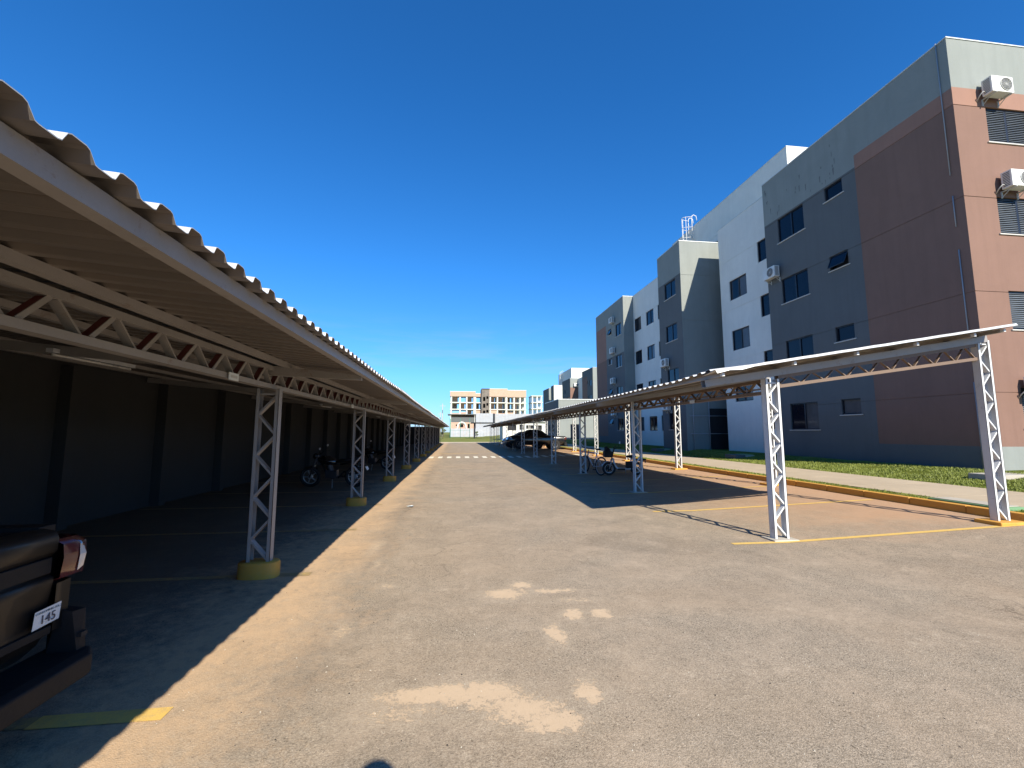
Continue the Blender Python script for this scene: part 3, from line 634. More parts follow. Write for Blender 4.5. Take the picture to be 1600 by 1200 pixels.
# block A
hA = [(16.12, 17.62, z - 1.13, z) for z in HD] + [(14.2, 15.02, z - .58, z) for z in HD]
zA = [(10.35, 18.47, 11.37, H, 'gray_light'), (10.35, 13.63, 1.2, 11.82, 'pink'), (10.35, 13.63, 11.29, 11.82, 'pink_light')]
eA = [(15.6, 17.1, z - 1.13, z) for z in HD] + [(19.0, 20.5, z - 1.13, z) for z in HD]
zE = [(14.5, 27, 1.2, 11.85, 'pink'), (14.5, 27, 11.29, 11.85, 'pink_light')]
block(BLD, 14.5, 10.35, 18.47, H, zA, hA, zE, eA, 27)
fa = fX(14.5); fe = fY(10.35)
for k, z in enumerate(HD):
    window(BLD, fa, 16.12, 17.62, z - 1.13, z, 'slide', k == 0)
    window(BLD, fa, 14.2, 15.02, z - .58, z, 'tilt' if k == 2 else 'fixed', k == 0)
    for x0 in (15.6, 19.0): window(BLD, fe, x0, x0 + 1.5, z - 1.13, z, 'shutter')
random.seed(11)
b = MB()
for k in range(26):
    y = 13.9 + 4.4 * random.random() ** .8; z = 11.45 + 1.4 * random.random() ** 2; h_ = random.uniform(.06, .32); w_ = random.uniform(.012, .04)
    b.poly([(14.497, y - w_, z + h_), (14.497, y + w_, z + h_ * .9), (14.497, y + w_ * .5, z), (14.497, y - w_ * .4, z + h_ * .1)], 'stain')
b.build('run_off_stain', BLD)
# white wing W1 (stairwell windows at half landings)
hs1 = [(20.95, 22.42, z - 1.12, z) for z in (10.06, 7.2, 4.36)]; hr1 = [(19.05, 19.98, z - 1.1, z) for z in HD]
block(BLD, 15.2, 18.47, 23.25, H, [], hs1 + hr1, [], [], 27, 'white_wall', 'cream')
fw = fX(15.2)
for q in hs1: window(BLD, fw, *q, 'slide', True, False)
for q in hr1: window(BLD, fw, *q, 'fixed', False, False)
# recess between wing and stair tower
b = MB(); b.poly([(18.4, 23.25, Z0), (18.4, 24.76, Z0), (18.4, 24.76, H), (18.4, 23.25, H)], 'gray_dark'); b.build('recess_wall', BLD)
# stair tower B
hB = [(25.44, 26.9, z - 1.07, z) for z in HD[1:]] + [(25.44, 26.9, 1.75, 2.83)]
block(BLD, 13.57, 24.76, 27.8, H, [(24.76, 27.8, 11.4, H, 'gray_light')], hB, [], [], 27, 'gray_dark', 'gray_light')
fb = fX(13.57)
for q in hB: window(BLD, fb, *q, 'slide')
# white wing W2
hw = [(a_, a_ + 1.36, z - 1.13, z) for z in HD for a_ in (32.08, 34.45)] + [(30.2, 31.35, z - 1.13, z) for z in HD]
block(BLD, 15.2, 27.8, 35.98, H, [], hw, [], [], 27, 'white_wall', 'cream')
for i, q in enumerate(hw): window(BLD, fw, *q, 'slide', i % 3 == 1, False)
# block C
hC = [(36.6, 37.95, z - 1.1, z) for z in HD] + [(39.05, 39.87, z - .55, z) for z in HD]
zC = [(35.98, 43.55, 11.9, H, 'gray_light'), (35.98, 40.5, 8.55, 11.9, 'gray_light'), (40.5, 43.55, 1.2, 11.9, 'pink'), (40.5, 43.55, 8.5, 11.9, 'pink_light')]
block(BLD, 14.27, 35.98, 43.55, H, zC, hC, [], [], 27)
fc = fX(14.27)
for i, q in enumerate(hC): window(BLD, fc, *q, 'slide' if i < 4 else ('tilt' if i in (5, 7, 4) else 'fixed'), i in (4, 6))
# upper block (tank room) set back on the roof
b = MB(); x, y0, y1, h2 = 17.5, 20.26, 33.0, 17.0
facade(b, fX(x), y0, y1, 12.6, h2, 'white_wall', [(y0, y1, 15.0, h2, 'white_wall')], [(26.6, 27.3, 12.75, 14.6)], (15.0,)); facade(b, fY(y0), x, 26.5, 12.6, h2, 'cream'); b.poly([(x, y1, 12.6), (26.5, y1, 12.6), (26.5, y1, h2), (x, y1, h2)], 'white_wall')
b.poly([(x, y0, h2), (26.5, y0, h2), (26.5, y1, h2), (x, y1, h2)], 'concrete'); b.poly([(26.5, y0, 12.6), (26.5, y1, 12.6), (26.5, y1, h2), (26.5, y0, h2)], 'white_wall'); b.box(17.66, 17.7, 26.6, 27.3, 12.75, 14.6, 'black')
b.build('tank_room', BLD)
c = MB(); c.box(x - .02, x + .2, y0 - .02, y1, h2, h2 + .035, 'coping'); c.box(x + .2, 26.5, y0 - .02, y0 + .2, h2, h2 + .035, 'coping'); c.build('coping', BLD)
# caged roof ladders
def ladder(parent, X, y, z0, z1):
    b = MB()
    for s in (-.25, .25):
        b.tube([(X - .15, y + s, z0), (X - .15, y + s, z1 - .25), (X - .12, y + s, z1 - .08), (X, y + s, z1), (X + .2, y + s, z1 - .08), (X + .25, y + s, z1 - .4)], .028, 'steel_white', 6)
    z = z0 + .2
    while z < z1 - .6: b.tube([(X - .15, y - .25, z), (X - .15, y + .25, z)], .016, 'steel_white', 6); z += .3
    z = z0 + .5
    while z < z1 - .1:
        b.tube([(X - .15 - .65 * math.sin(t), y - .32 * math.cos(t), z) for t in [PI * k / 8 for k in range(9)]], .022, 'steel_white', 6); z += .8
    for t in (.8, 1.57, 2.34): b.tube([(X - .15 - .65 * math.sin(t), y - .32 * math.cos(t), z0 + .5), (X - .15 - .65 * math.sin(t), y - .32 * math.cos(t), z - .8)], .018, 'steel_white', 6)
    return b.build('roof_ladder', parent)
ladder(BLD, 17.5, 29.9, 14.0, 17.9)
# lightning conduit down the corner, in lengths
b = MB()
for z0, z1 in ((13.5, 9.2), (8.55, 7.6), (6.9, 3.6), (3.0, .6)): b.tube([(14.48, 10.62, z1), (14.48, 10.62, z0)], .014, 'rail', 8)
b.build('conduit', BLD)
# entrance railings in the recess beside the tower
b = MB()
for z in (1.5, 2.55, 4.6):
    b.tube([(13.7, 24.55, z), (16.3, 24.55, z)], .02, 'rail', 6)
for x in (13.9, 14.9, 16.2): b.tube([(x, 24.55, .4), (x, 24.55, 4.6)], .02, 'rail', 6)
b.box(15.0, 16.6, 24.7, 24.75, .5, 3.0, 'black'); b.build('entrance_railing', BLD)

# second identical-style building far behind, and the low annex between
def farblock(parent, x, y0, y1, xe, H, zones, holes, endzones, endholes, base='gray_dark', ebase='gray_light'):
    block(parent, x, y0, y1, H, zones, [q[:4] for q in holes], endzones, [q[:4] for q in endholes], xe, base, ebase, xb=xe + 2, grooves=())
    for q in holes: window(parent, fX(x), *q[:4], q[4] if len(q) > 4 else 'slide', sill=False, curtain=len(q) > 5)
    for q in endholes: window(parent, fY(y0), *q[:4], 'slide', sill=False, curtain=True)
B2 = empty('apartment_building', (0, 0, 0), label='more distant apartment block of the same style behind the low dark annex', cat='building')
farblock(B2, 24.6, 77.5, 84.5, 30, 13.45, [(81, 84.5, 1, 12.2, 'pink')], [(78.3, 79.6, z - 1.1, z) for z in HD] + [(80.2, 80.9, z - .6, z, 'fixed', 1) for z in HD], [], [])
farblock(B2, 24.7, 94.2, 101.6, 36, 13.45, [], [(98.6, 99.4, z - 1, z) for z in HD[1:]] + [(94.8, 97.2, 6.4, 9.4)], [(24.7, 36, 1, 11.4, 'pink')], [(26.7, 28.2, z - 1.13, z) for z in HD])
farblock(B2, 26.5, 84.5, 94.2, 30, 13.3, [], [(87, 88.4, z - 1.1, z) for z in HD], [], [], 'white_wall')
farblock(B2, 24.2, 108.5, 112, 30, 13.4, [], [], [], [], 'gray_dark', 'cream')
farblock(B2, 24.6, 116.5, 124.5, 30, 13.45, [], [], [], [])
b = MB(); x, y0, y1, h2 = 30., 113., 128., 18.6
for p in ([(x, y0), (x, y1)], [(x, y0), (45, y0)], [(x, y1), (45, y1)]): b.poly([(*p[0], .5), (*p[1], .5), (*p[1], h2), (*p[0], h2)], 'cream' if p[0][1] == p[1][1] else 'white_wall')
b.poly([(x, y0, h2), (45, y0, h2), (45, y1, h2), (x, y1, h2)], 'concrete'); b.build('tank_room', B2); 
ladder(B2, 30., 123., 13.5, 19.2)
AN = empty('annex_building', (0, 0, 0), label='low flat roofed dark gray annex beyond the big apartment block', cat='building')
b = MB(); facade(b, fX(14.3), 61.2, 70.5, .3, 6.2, 'gray_dark', (), [(64.5, 65.6, 1.6, 2.7), (67, 68.1, 1.6, 2.7)], (3.2,)); facade(b, fY(61.2), 14.3, 24, .3, 6.2, 'gray_light', (), [(16, 17.4, .6, 2.7)], (3.2,)); b.poly([(14.3, 61.2, 6.1), (24, 61.2, 6.1), (24, 70.5, 6.1), (14.3, 70.5, 6.1)], 'concrete')
b.poly([(14.3, 70.5, .3), (24, 70.5, .3), (24, 70.5, 6.2), (14.3, 70.5, 6.2)], 'gray_dark'); b.poly([(24, 61.2, .3), (24, 70.5, .3), (24, 70.5, 6.2), (24, 61.2, 6.2)], 'gray_dark'); b.build('wall', AN)
b = MB(); b.box(14.24, 14.5, 61.14, 70.56, 6.2, 6.3, 'coping'); b.box(14.5, 24.06, 61.14, 61.4, 6.2, 6.3, 'coping'); b.build('coping', AN)
for q in ((64.5, 65.6, 1.6, 2.7), (67, 68.1, 1.6, 2.7)): window(AN, fX(14.3), *q)
window(AN, fY(61.2), 16, 17.4, .6, 2.7)

# ------------------------------------------------------------------ air conditioners
def ac_unit():
    r = empty('air_conditioner', (0, 0, 0)); w, d, h = .82, .3, .56     # local: back at x=0, facing -x, centred on y
    b = MB(); b.box(-d - .1, -.1, -w / 2, w / 2, 0, h, 'ac'); b.build('casing', r, bevel=.018)
    b = MB(); b.cyl((-d - .104, -.12, h / 2), (1, 0, 0), .215, .012, 'ac_dark', 24); b.torus((-d - .112, -.12, h / 2), (1, 0, 0), .215, .012, 'ac_grille', 28, 6)
    for rr in (.05, .09, .13, .17): b.torus((-d - .114, -.12, h / 2), (1, 0, 0), rr, .004, 'ac_grille', 24, 4)
    for k in range(8): t = PI * k / 8; b.bar((-d - .113, -.12 - .21 * math.cos(t), h / 2 - .21 * math.sin(t)), (-d - .113, -.12 + .21 * math.cos(t), h / 2 + .21 * math.sin(t)), .005, .005, 'ac_grille')
    b.build('fan_grille', r)
    b = MB()
    for sg in (-1, 1):
        b = MB()
        for k in range(9): b.box(-d - .04, -.16, min(sg * (w / 2 - .001), sg * (w / 2 + .006)), max(sg * (w / 2 - .001), sg * (w / 2 + .006)), .06 + k * .052, .082 + k * .052, 'ac_dark')
        b.build('side_louvre', r)
    for s in (-.3, .3):
        b = MB(); b.box(-d - .12, 0, s - .018, s + .018, -.04, -.004, 'ac_grille'); b.box(-.03, 0, s - .018, s + .018, -.23, -.04, 'ac_grille'); b.bar((-.02, s, -.2), (-d * .8, s, -.04), .016, .016, 'ac_grille'); b.build('bracket', r)
    b = MB(); b.tube([(-.2, w / 2 + .01, .12), (-.2, w / 2 + .09, .12), (-.12, w / 2 + .11, .05), (0, w / 2 + .1, -.1)], .016, 'ac_grille', 6); b.build('pipe', r)
    return r
ACP = ac_unit(); first = True
def place_ac(x, y, z, rz, label, tilt=0):
    global first
    o = ACP if first else copy_tree(ACP); first = False
    o.location = (x, y, z); o.rotation_euler = (0, tilt, rz); tag(o, label, 'air conditioner', 'outdoor air conditioning units on the facades'); o.scale = (.9,) * 3; return o
HP = PI / 2
place_ac(15.78, 10.35, 11.52, HP, 'topmost air conditioner on the sunlit pink end wall, seen from below')
place_ac(16.05, 10.35, 8.62, HP, 'white air conditioner on the sunlit pink end wall above the second highest shuttered window')
place_ac(15.95, 10.35, 2.62, HP, 'air conditioner low on the sunlit pink end wall, cut by the photo edge')
place_ac(14.5, 17.95, 8.62, 0, 'white air conditioner on the shaded gray wall nearest the white wing')
place_ac(13.57, 26.85, 5.82, 0, 'air conditioner on the gray stair tower above its third window')
place_ac(13.57, 26.85, 3.0, 0, 'air conditioner low on the gray stair tower, just under the carport roof')
place_ac(14.27, 38.35, 11.62, 0, 'highest air conditioner on the far gray and pink end block')
place_ac(14.27, 38.35, 8.78, 0, 'middle air conditioner on the far gray and pink end block')
place_ac(14.27, 38.35, 5.98, 0, 'air conditioner above the carport roof line on the far gray and pink block')
place_ac(14.27, 38.35, 3.1, 0, 'lowest air conditioner on the far block, below the carport roof line')
place_ac(26.0, 94.2, 11.6, HP, 'air conditioner on the sunlit pink face of the distant apartment block').scale = (1.3,) * 3
place_ac(24.6, 80.5, 5.9, 0, 'air conditioner on the dark side wall of the distant apartment block')

# ------------------------------------------------------------------ far buildings
def frame_building(name, label, x0, x1, y0, y1, zs, cols, dx, brick, par=None, dark=None, top=1.5, cat='building', panels=()):
    r = empty(name, (0, 0, 0), label=label, cat=cat)
    for z in zs:
        b = MB(); b.box(x0 - .3, x1 + .3, y0 - .3, y1 + .3, z - .35, z, 'cream'); b.build('floor_slab', r)
    b = MB()
    for i, xc in enumerate(cols):
        for yc in (y0, (y0 + y1) / 2, y1): b.box(xc - .3, xc + .3, yc - .02, yc + .58, 0, zs[-1] - .35, 'cream')
    b.build('columns', r)
    for (a0, a1, c0, c1, yy) in brick:
        b = MB(); b.box(a0, a1, yy, yy + .2, c0, c1, 'brick'); b.build('brick_panel', r)
    if par:
        b = MB(); b.box(x0 - .3, x1 + .3, y0 - .34, y0 - .1, zs[-1] - .5, zs[-1] + par, 'brick'); b.box(x0 - .34, x0 - .1, y0 - .1, y1, zs[-1] - .5, zs[-1] + par, 'brick'); b.box(x1 + .1, x1 + .34, y0 - .1, y1, zs[-1] - .5, zs[-1] + par, 'brick')
        b.box(x0 - .4, x1 + .4, y0 - .42, y0 - .05, zs[-1] + par, zs[-1] + par + .2, 'cream'); b.build('parapet', r)
    return r
F_ = [2.8, 5.9, 8.9, 12.0, 15.1, 18.2]
def brk(x0, x1, y): return [(x0 + .3, x1 - .3, 8.9, 11.0, y), (x0 + .3, x1 - .3, 5.9, 8.4, y), (x0, x1, 2.8, 5.5, y)]
random.seed(3)
def rnd_br(cols, y, y1):
    o = []
    for a_, c_ in zip(cols, cols[1:]):
        for z, p in ((0, .95), (2.8, .9), (5.9, .9), (8.9, .75)):
            if random.random() < p: o.append((a_ + .3, c_ - .3, z, z + random.choice((1.6, 2.7, 2.7, 1.2)), y + .1))
        for z in (12.0, 15.1):
            if random.random() < .75: o.append((a_ + .3, (a_ + c_) / 2 + .6, z, z + 2.7, y1 - 2))
        for z in (12.0, 15.1, 8.9):
            if random.random() < .75: o.append((a_ + .5, c_ - 1., z, z + 2.7, (y + y1) / 2))
    return o
c1 = [-2.7, 1.2, 4.2, 7.6]; c2 = [8.2, 11.0]; c3 = [14.9, 18.2, 22.2]; c4 = [22.7, 26.2, 29, 31.2]
frame_building('unfinished_building', 'left wing of the unfinished brick and concrete building on the horizon', -3, 7.8, 200, 211, F_, c1, 0, rnd_br(c1, 200, 211), 1.6)
frame_building('unfinished_building', 'narrow middle bay of the unfinished building with bare concrete stair shaft', 8.0, 11, 201.5, 211, F_, c2, 0, rnd_br(c2, 201.5, 211), .9)
r = frame_building('unfinished_building', 'right wing of the unfinished brick building, with the highest brick parapet', 14.6, 22.4, 200, 211, F_, c3, 0, rnd_br(c3, 200, 211), 3.0)
r = frame_building('unfinished_building', 'turned rightmost wing of the unfinished brick building beside open sky', 22.6, 31.5, 202, 211, F_, c4, 0, rnd_br(c4, 202, 211), 2.6)
st = empty('stair_shaft', (0, 0, 0), label='dark bare concrete stair shaft rising in the middle of the unfinished building', cat='building')
b = MB(); facade(b, fY(199.5), 10.9, 14.5, 0, 21.1, 'dark_concrete', (), [(11.6, 12.6, z, z + 1.9) for z in (3.2, 6.3, 9.4, 12.5, 15.6)] + [(13.1, 14.0, z, z + 1.2) for z in (4.2, 7.3, 10.4, 13.5, 16.6)], (), .3, 'dark_concrete')
for q in ([(10.9, 199.5), (10.9, 209)], [(14.5, 199.5), (14.5, 209)], [(10.9, 209), (14.5, 209)]): b.poly([(*q[0], 0), (*q[1], 0), (*q[1], 21.1), (*q[0], 21.1)], 'gray_dark')
b.poly([(10.9, 199.5, 21.1), (14.5, 199.5, 21.1), (14.5, 209, 21.1), (10.9, 209, 21.1)], 'concrete'); b.build('shaft_wall', st)
b = MB(); b.box(10.9, 14.6, 199.2, 209.2, 21.1, 21.35, 'gray_dark'); b.build('cap', st)
c5 = [41.4, 44, 46.4]
frame_building('unfinished_building', 'small separate unfinished tower of white slabs left of the dark apartments', 41, 46.8, 240, 250, [3.8, 7.4, 11, 14.6, 18.1, 21.7], c5, 0, [], None)
# brick shed house with flat dark roof
hs_ = empty('brick_house', (0, 0, 0), label='unfinished pink brick house under a thin flat roof, left of the gray cladding', cat='house')
b = MB(); facade(b, fY(152), -2.1, 5.9, 0, 7.4, 'brick', [(-2.1, 5.9, 4.9, 6.6, 'gray_dark')], [(.9, 2.1, 3.2, 4.3), (3.6, 4.3, 2.9, 4.4), (-.4, .0, 3.6, 4.2), (-1.8, 5.6, 6.75, 7.35)], (), .4, 'gray_dark')
b.box(-1.9, 5.8, 155.5, 155.6, 0, 7.4, 'brick'); b.build('wall', hs_)
b = MB(); b.box(-3.2, 6.2, 150.8, 160, 7.45, 7.7, 'gray_dark'); b.build('roof', hs_)
b = MB(); b.tube([(.1 + 1.5 - 1.45 * math.cos(t), 151.9, 3.0 + 1.9 * math.sin(t)) for t in [PI * k / 10 for k in range(11)]], .28, 'cream', 6, False); b.box(-.1, .3, 151.75, 151.98, 0, 3, 'cream'); b.box(2.9, 3.3, 151.75, 151.98, 0, 3, 'cream'); b.build('arch', hs_)
# metal-clad hall and canopies
hall = empty('clad_hall', (0, 0, 0), label='pale gray metal clad hall in front of the unfinished building', cat='building')
b = MB(); b.box(6.3, 12.3, 150, 158, 0, 7.9, 'cladding'); b.box(12.35, 26, 151, 160, 0, 7.8, 'cladding')
k = 12.6
while k < 26: b.box(k, k + .1, 150.9, 151, .1, 7.7, 'cladding'); k += .5
k = 6.5
while k < 12: b.box(k, k + .1, 149.9, 150, .1, 7.8, 'cladding'); k += .5
b.build('wall', hall)
b = MB(); b.box(12.15, 12.8, 149.8, 151, 3.6, 7.9, 'frame'); b.build('gap_strip', hall)  # dark strip over the gap between the two clad walls
cn = empty('canopy', (0, 0, 0), label='flat dark canopy on one post in front of the clad hall', cat='canopy')
b = MB(); b.box(3.4, 9.3, 108, 113, 3.72, 3.95, 'frame'); b.build('roof', cn)
b = MB(); b.box(4.2, 4.5, 109, 109.3, 0, 3.72, 'frame'); b.box(4.2, 4.5, 112, 112.3, 0, 3.72, 'frame'); b.build('post', cn)
b = MB(); x = -2.2
while x < 12:
    b.box(x, x + 1.05, 148 + .05 * random.random(), 148.1, 0, 2.75 + random.uniform(-.04, .04), 'cladding'); x += 1.1
tag(b.build('sheet_hoarding'), 'pale corrugated sheet hoarding across the far lawn', 'fence')
gh = empty('gatehouse', (0, 0, 0), label='white low building with dark openings seen behind the parked pickup', cat='building')
b = MB(); facade(b, fY(84), 8.7, 19, 0, 3.5, 'cream', (), [(9.6, 11.3, 1.9, 3.0), (11.9, 12.7, 2.0, 3.0), (13.2, 14.8, 2.2, 2.9), (15.3, 16.3, 2.0, 2.9), (17, 18, 2.0, 2.9)], (), .3, 'cream')
b.box(8.75, 18.9, 84.35, 84.4, .1, 3.4, 'black'); b.box(8.7, 8.72, 84.4, 90, 0, 3.5, 'cream'); b.box(8.6, 19.2, 83.6, 90.2, 3.5, 3.7, 'coping'); b.box(8.7, 19, 90, 90.1, 0, 3.5, 'cream'); b.build('wall', gh)
# green court fence
cf = empty('court_fence', (0, 0, 0), label='tall green mesh court fence at the far left of the lawn', cat='fence')
for x, y in ((-1.9, 120), (.9, 120), (3.4, 120), (-1.9, 123), (-1.9, 126), (-1.9, 129)):
    b = MB(); b.tube([(x, y, 0), (x, y, 5.3)], .06, 'green_metal', 6); b.build('post', cf)
b = MB()
for k in range(11): b.tube([(-1.9, 120, .1 + .52 * k), (-1.9, 129, .1 + .52 * k)], .018, 'green_metal', 4, False); 
for k in range(46): b.tube([(-1.9, 120 + .2 * k, 0), (-1.9, 120 + .2 * k, 5.3)], .012, 'green_metal', 4, False)
for z in (.1, 2.0, 3.8): b.tube([(-1.9, 120, z), (3.4, 120, z)], .02, 'green_metal', 4, False)
b.build('mesh_panel', cf)
# poles
for (x, y, h, lb) in ((-4.6, 140, 10.5, 'taller utility pole left of the unfinished building'), (-6.2, 165, 9.0, 'shorter utility pole at the far left above the carport end')):
    p = empty('utility_pole', (x, y, 0), label=lb, cat='pole', group='utility poles')
    b = MB(); b.tube([(0, 0, 0), (0, 0, h)], [.17, .1], 'concrete', 8); b.build('shaft', p)
    b = MB(); b.box(-.9, .9, -.05, .05, h - .8, h - .68, 'concrete'); b.box(-.12, .12, -.3, -.1, h - 2.9, h - 2.0, 'gray_dark'); b.build('crossarm', p)
# trees and shrubs
def tree(name, label, x, y, h, rc, m='leaf', n=900, ls=.16, group=None, trunk=.08, zb=.35, z0=0):
    r = empty(name, (x, y, z0), label=label, cat='tree' if h > 2 else 'shrub', group=group)
    rs = np.random.default_rng(int(abs(x * 31 + y * 7)) + 5); b = MB()
    b.tube([(0, 0, 0), (.03 * h, .02 * h, h * .3), (.01 * h, 0, h * .62)], [trunk, trunk * .75, trunk * .4], 'bark', 7)
    cl = []
    for k in range(7):
        t = rs.uniform(0, 2 * PI); rr = rc * rs.uniform(.25, .8); zz = h * rs.uniform(zb + .1, .92); cl.append((rr * math.cos(t), rr * math.sin(t), zz, rc * rs.uniform(.3, .55)))
        b.tube([(.01 * h, 0, h * rs.uniform(.25, .5)), (cl[-1][0] * .5, cl[-1][1] * .5, zz * .8), cl[-1][:3]], [trunk * .4, trunk * .25, trunk * .1], 'bark', 5)
    b.build('trunk', r)
    c = MB()
    for k in range(n):
        q = cl[rs.integers(len(cl))]; d = rs.normal(size=3); d /= np.linalg.norm(d); p = np.array(q[:3]) + d * q[3] * rs.uniform(.35, 1.05) * np.array([1, 1, .8])
        u = rs.normal(size=3); u /= np.linalg.norm(u); v = np.cross(u, rs.normal(size=3)); v /= np.linalg.norm(v); s = ls * rs.uniform(.6, 1.3)
        c.poly([p - u * s, p - v * s * .5, p + u * s, p + v * s * .5], m)
    c.build('crown', r); return r
tree('tree', 'thin pale young tree at the far end beside the green fence', -3.3, 105, 3.9, 1.1, 'leaf_dry', 700, .14, zb=.2)
tree('shrub', 'small shrub growing against the sheet hoarding', 5.2, 118, 1.9, .7, 'leaf_dry', 400, .1, zb=.15)
tree('tree', 'dark bushy tree on the horizon behind the green fence', -8.5, 210, 6.5, 3, 'leaf', 900, .3, zb=.15)
tree('tree', 'wide dark tree on the horizon left of the poles', -16, 225, 7, 4.5, 'leaf', 900, .35, zb=.15)
tree('tree', 'dark tree between the small tower and the gray hall', 36, 235, 8, 4, 'leaf', 900, .35, zb=.15)

# ------------------------------------------------------------------ vehicles
def loft(b, secs, m, smooth=True, cap=True):
    """secs: list of (x, [(y,z)...]) half outlines bottom-centre to top-centre, mirrored"""
    rings = []
    for x, h in secs: rings.append([(x, y, z) for y, z in h] + [(x, -y, z) for y, z in reversed(h) if y > 1e-6])
    n = len(rings[0]); vs = [p for r in rings for p in r]; fs = []
    for i in range(len(rings) - 1):
        for j in range(n): fs.append((i * n + j, i * n + (j + 1) % n, (i + 1) * n + (j + 1) % n, (i + 1) * n + j))
    if cap: fs.append(tuple(range(n))[::-1]); fs.append(tuple((len(rings) - 1) * n + k for k in range(n)))
    b.mesh(vs, fs, m, smooth)
def wheel(parent, x, y, r, w, side, rimm='metal_gray'):
    b = MB(); ro = []
    for rr, yy in ((r * .62, -w / 2), (r * .93, -w / 2), (r, -w / 2 + .035), (r, w / 2 - .035), (r * .93, w / 2), (r * .62, w / 2)): ro.append((rr, yy))
    n = 28; vs = []; fs = []
    for rr, yy in ro:
        for k in range(n): t = 2 * PI * k / n; vs.append((x + rr * math.cos(t), y + yy, r + rr * math.sin(t)))
    for i in range(len(ro)):
        i2 = (i + 1) % len(ro)
        for k in range(n): fs.append((i * n + k, i * n + (k + 1) % n, i2 * n + (k + 1) % n, i2 * n + k))
    b.mesh(vs, fs, 'black', True); o = b.build('wheel', parent)
    c = MB(); yo = y + side * (w / 2 - .03)
    c.cyl((x, y, r), (0, 1, 0), r * .62, w * .6, 'plastic', 24)
    for k in range(6):
        t = 2 * PI * k / 6; c.bar((x + .03 * math.cos(t), yo, r + .03 * math.sin(t)), (x + r * .6 * math.cos(t), yo, r + r * .6 * math.sin(t)), .055, .03, rimm, (0, 1, 0))
    c.torus((x, yo, r), (0, 1, 0), r * .6, .018, rimm, 28, 6); c.cyl((x, yo, r), (0, 1, 0), .05, .05, rimm, 12); c.build('rim', o)
def pickup(label, paint, sticker):
    r = empty('pickup_truck', (0, 0, 0), label=label, cat='pickup')
    hw = .92
    def sec(x, zb, zt, w, k=1.0, crown=0.0):
        return (x, [(0, zb), (w * .86, zb), (w * .97, zb + .1), (w, zb + (zt - zb) * .45), (w * .985, zb + (zt - zb) * .72), (w * .955, zt - .05), (w * .92, zt - .008), (w * .88, zt + crown * .3), (0, zt + crown)])
    b = MB()
    loft(b, [sec(.03, .5, 1.05, hw * .985), sec(.12, .42, 1.06, hw), sec(.8, .36, 1.065, hw), sec(1.7, .33, 1.07, hw), sec(2.6, .3, 1.06, hw), sec(3.5, .3, 1.03, hw, crown=.03), sec(3.9, .32, 1.0, hw, crown=.06), sec(4.5, .34, .94, hw * .98, crown=.06), sec(4.78, .36, .84, hw * .93, crown=.06), sec(4.9, .4, .7, hw * .82, crown=.03)], paint)
    for y in (-1, 1):
        for x in (.92, 3.95):
            b.cyl((x, y * (hw - .005), .36), (0, 1, 0), .44, .03, 'black', 28)
    b.build('body', r)
    # open bed with liner
    t = MB(); t.box(.1, 1.72, -.76, .76, 1.068, 1.078, 'plastic'); t.box(.06, 1.75, -.86, -.76, 1.05, 1.1, 'plastic'); t.box(.06, 1.75, .76, .86, 1.05, 1.1, 'plastic'); t.build('bed_cover', r, bevel=.01)
    # greenhouse
    c = MB(); base = [(1.55, .80), (1.75, .82), (3.2, .83), (3.72, .78)]; top = [(2.12, .60), (2.2, .63), (2.85, .64), (3.02, .60)]
    vs = []
    for (xa, ya), (xb, yb) in zip(base, top): vs += [(xa, ya, 1.05), (xa, -ya, 1.05), (xb, yb, 1.52), (xb, -yb, 1.52)]
    fs = []
    for i in range(3): k = 4 * i; fs += [(k, k + 4, k + 6, k + 2), (k + 1, k + 3, k + 7, k + 5)]
    fs += [(0, 2, 3, 1), (12, 13, 15, 14)]
    c.mesh(vs, fs, 'carglass'); c.build('windows', r)
    c = MB(); loft(c, [(2.06, [(0, 1.49), (.6, 1.49), (.62, 1.51), (.5, 1.535), (0, 1.545)]), (2.4, [(0, 1.5), (.64, 1.5), (.655, 1.52), (.55, 1.565), (0, 1.58)]), (2.9, [(0, 1.5), (.64, 1.5), (.65, 1.52), (.54, 1.555), (0, 1.57)]), (3.08, [(0, 1.49), (.6, 1.49), (.61, 1.505), (.5, 1.525), (0, 1.53)])], paint)
    for s in (-1, 1):
        c.bar((3.74, s * .78, 1.04), (3.04, s * .6, 1.52), .06, .05, paint); c.bar((2.62, s * .825, 1.05), (2.55, s * .635, 1.52), .05, .09, paint); c.bar((1.5, s * .8, 1.05), (2.14, s * .61, 1.52), .07, .12, paint)
        c.bar((1.75, s * .835, 1.06), (3.72, s * .79, 1.06), .02, .03, 'plastic')
    c.build('cab_roof', r)
    for s in (-1, 1):
        c = MB(); c.ball((3.25, s * .98, 1.1), (.07, .11, .085), paint); c.bar((3.25, s * .82, 1.06), (3.25, s * .95, 1.08), .05, .04, 'plastic'); c.build('mirror', r)
        c = MB(); c.mesh([(4.55, s * .90, .80), (4.86, s * .72, .68), (4.87, s * .72, .80), (4.6, s * .88, .90), (4.80, s * .62, .80), (4.89, s * .6, .70)], [(0, 1, 2, 3), (1, 5, 4, 2)], 'clear_lens'); c.build('headlight', r)
        wheel(r, .92, s * .83, .36, .23, s); wheel(r, 3.95, s * .83, .36, .23, s)
        d = MB(); d.box(2.0, 2.75, s * .923, s * .927, .9, .93, paint); d.box(2.55, 2.72, s * .925, s * .945, .92, .95, 'chrome'); d.box(1.86, 1.866, s * .915, s * .924, .45, 1.03, 'black'); d.box(2.78, 2.786, s * .915, s * .924, .45, 1.03, 'black'); d.box(3.5, 3.506, s * .912, s * .924, .5, 1.0, 'black'); d.build('door_trim', r)
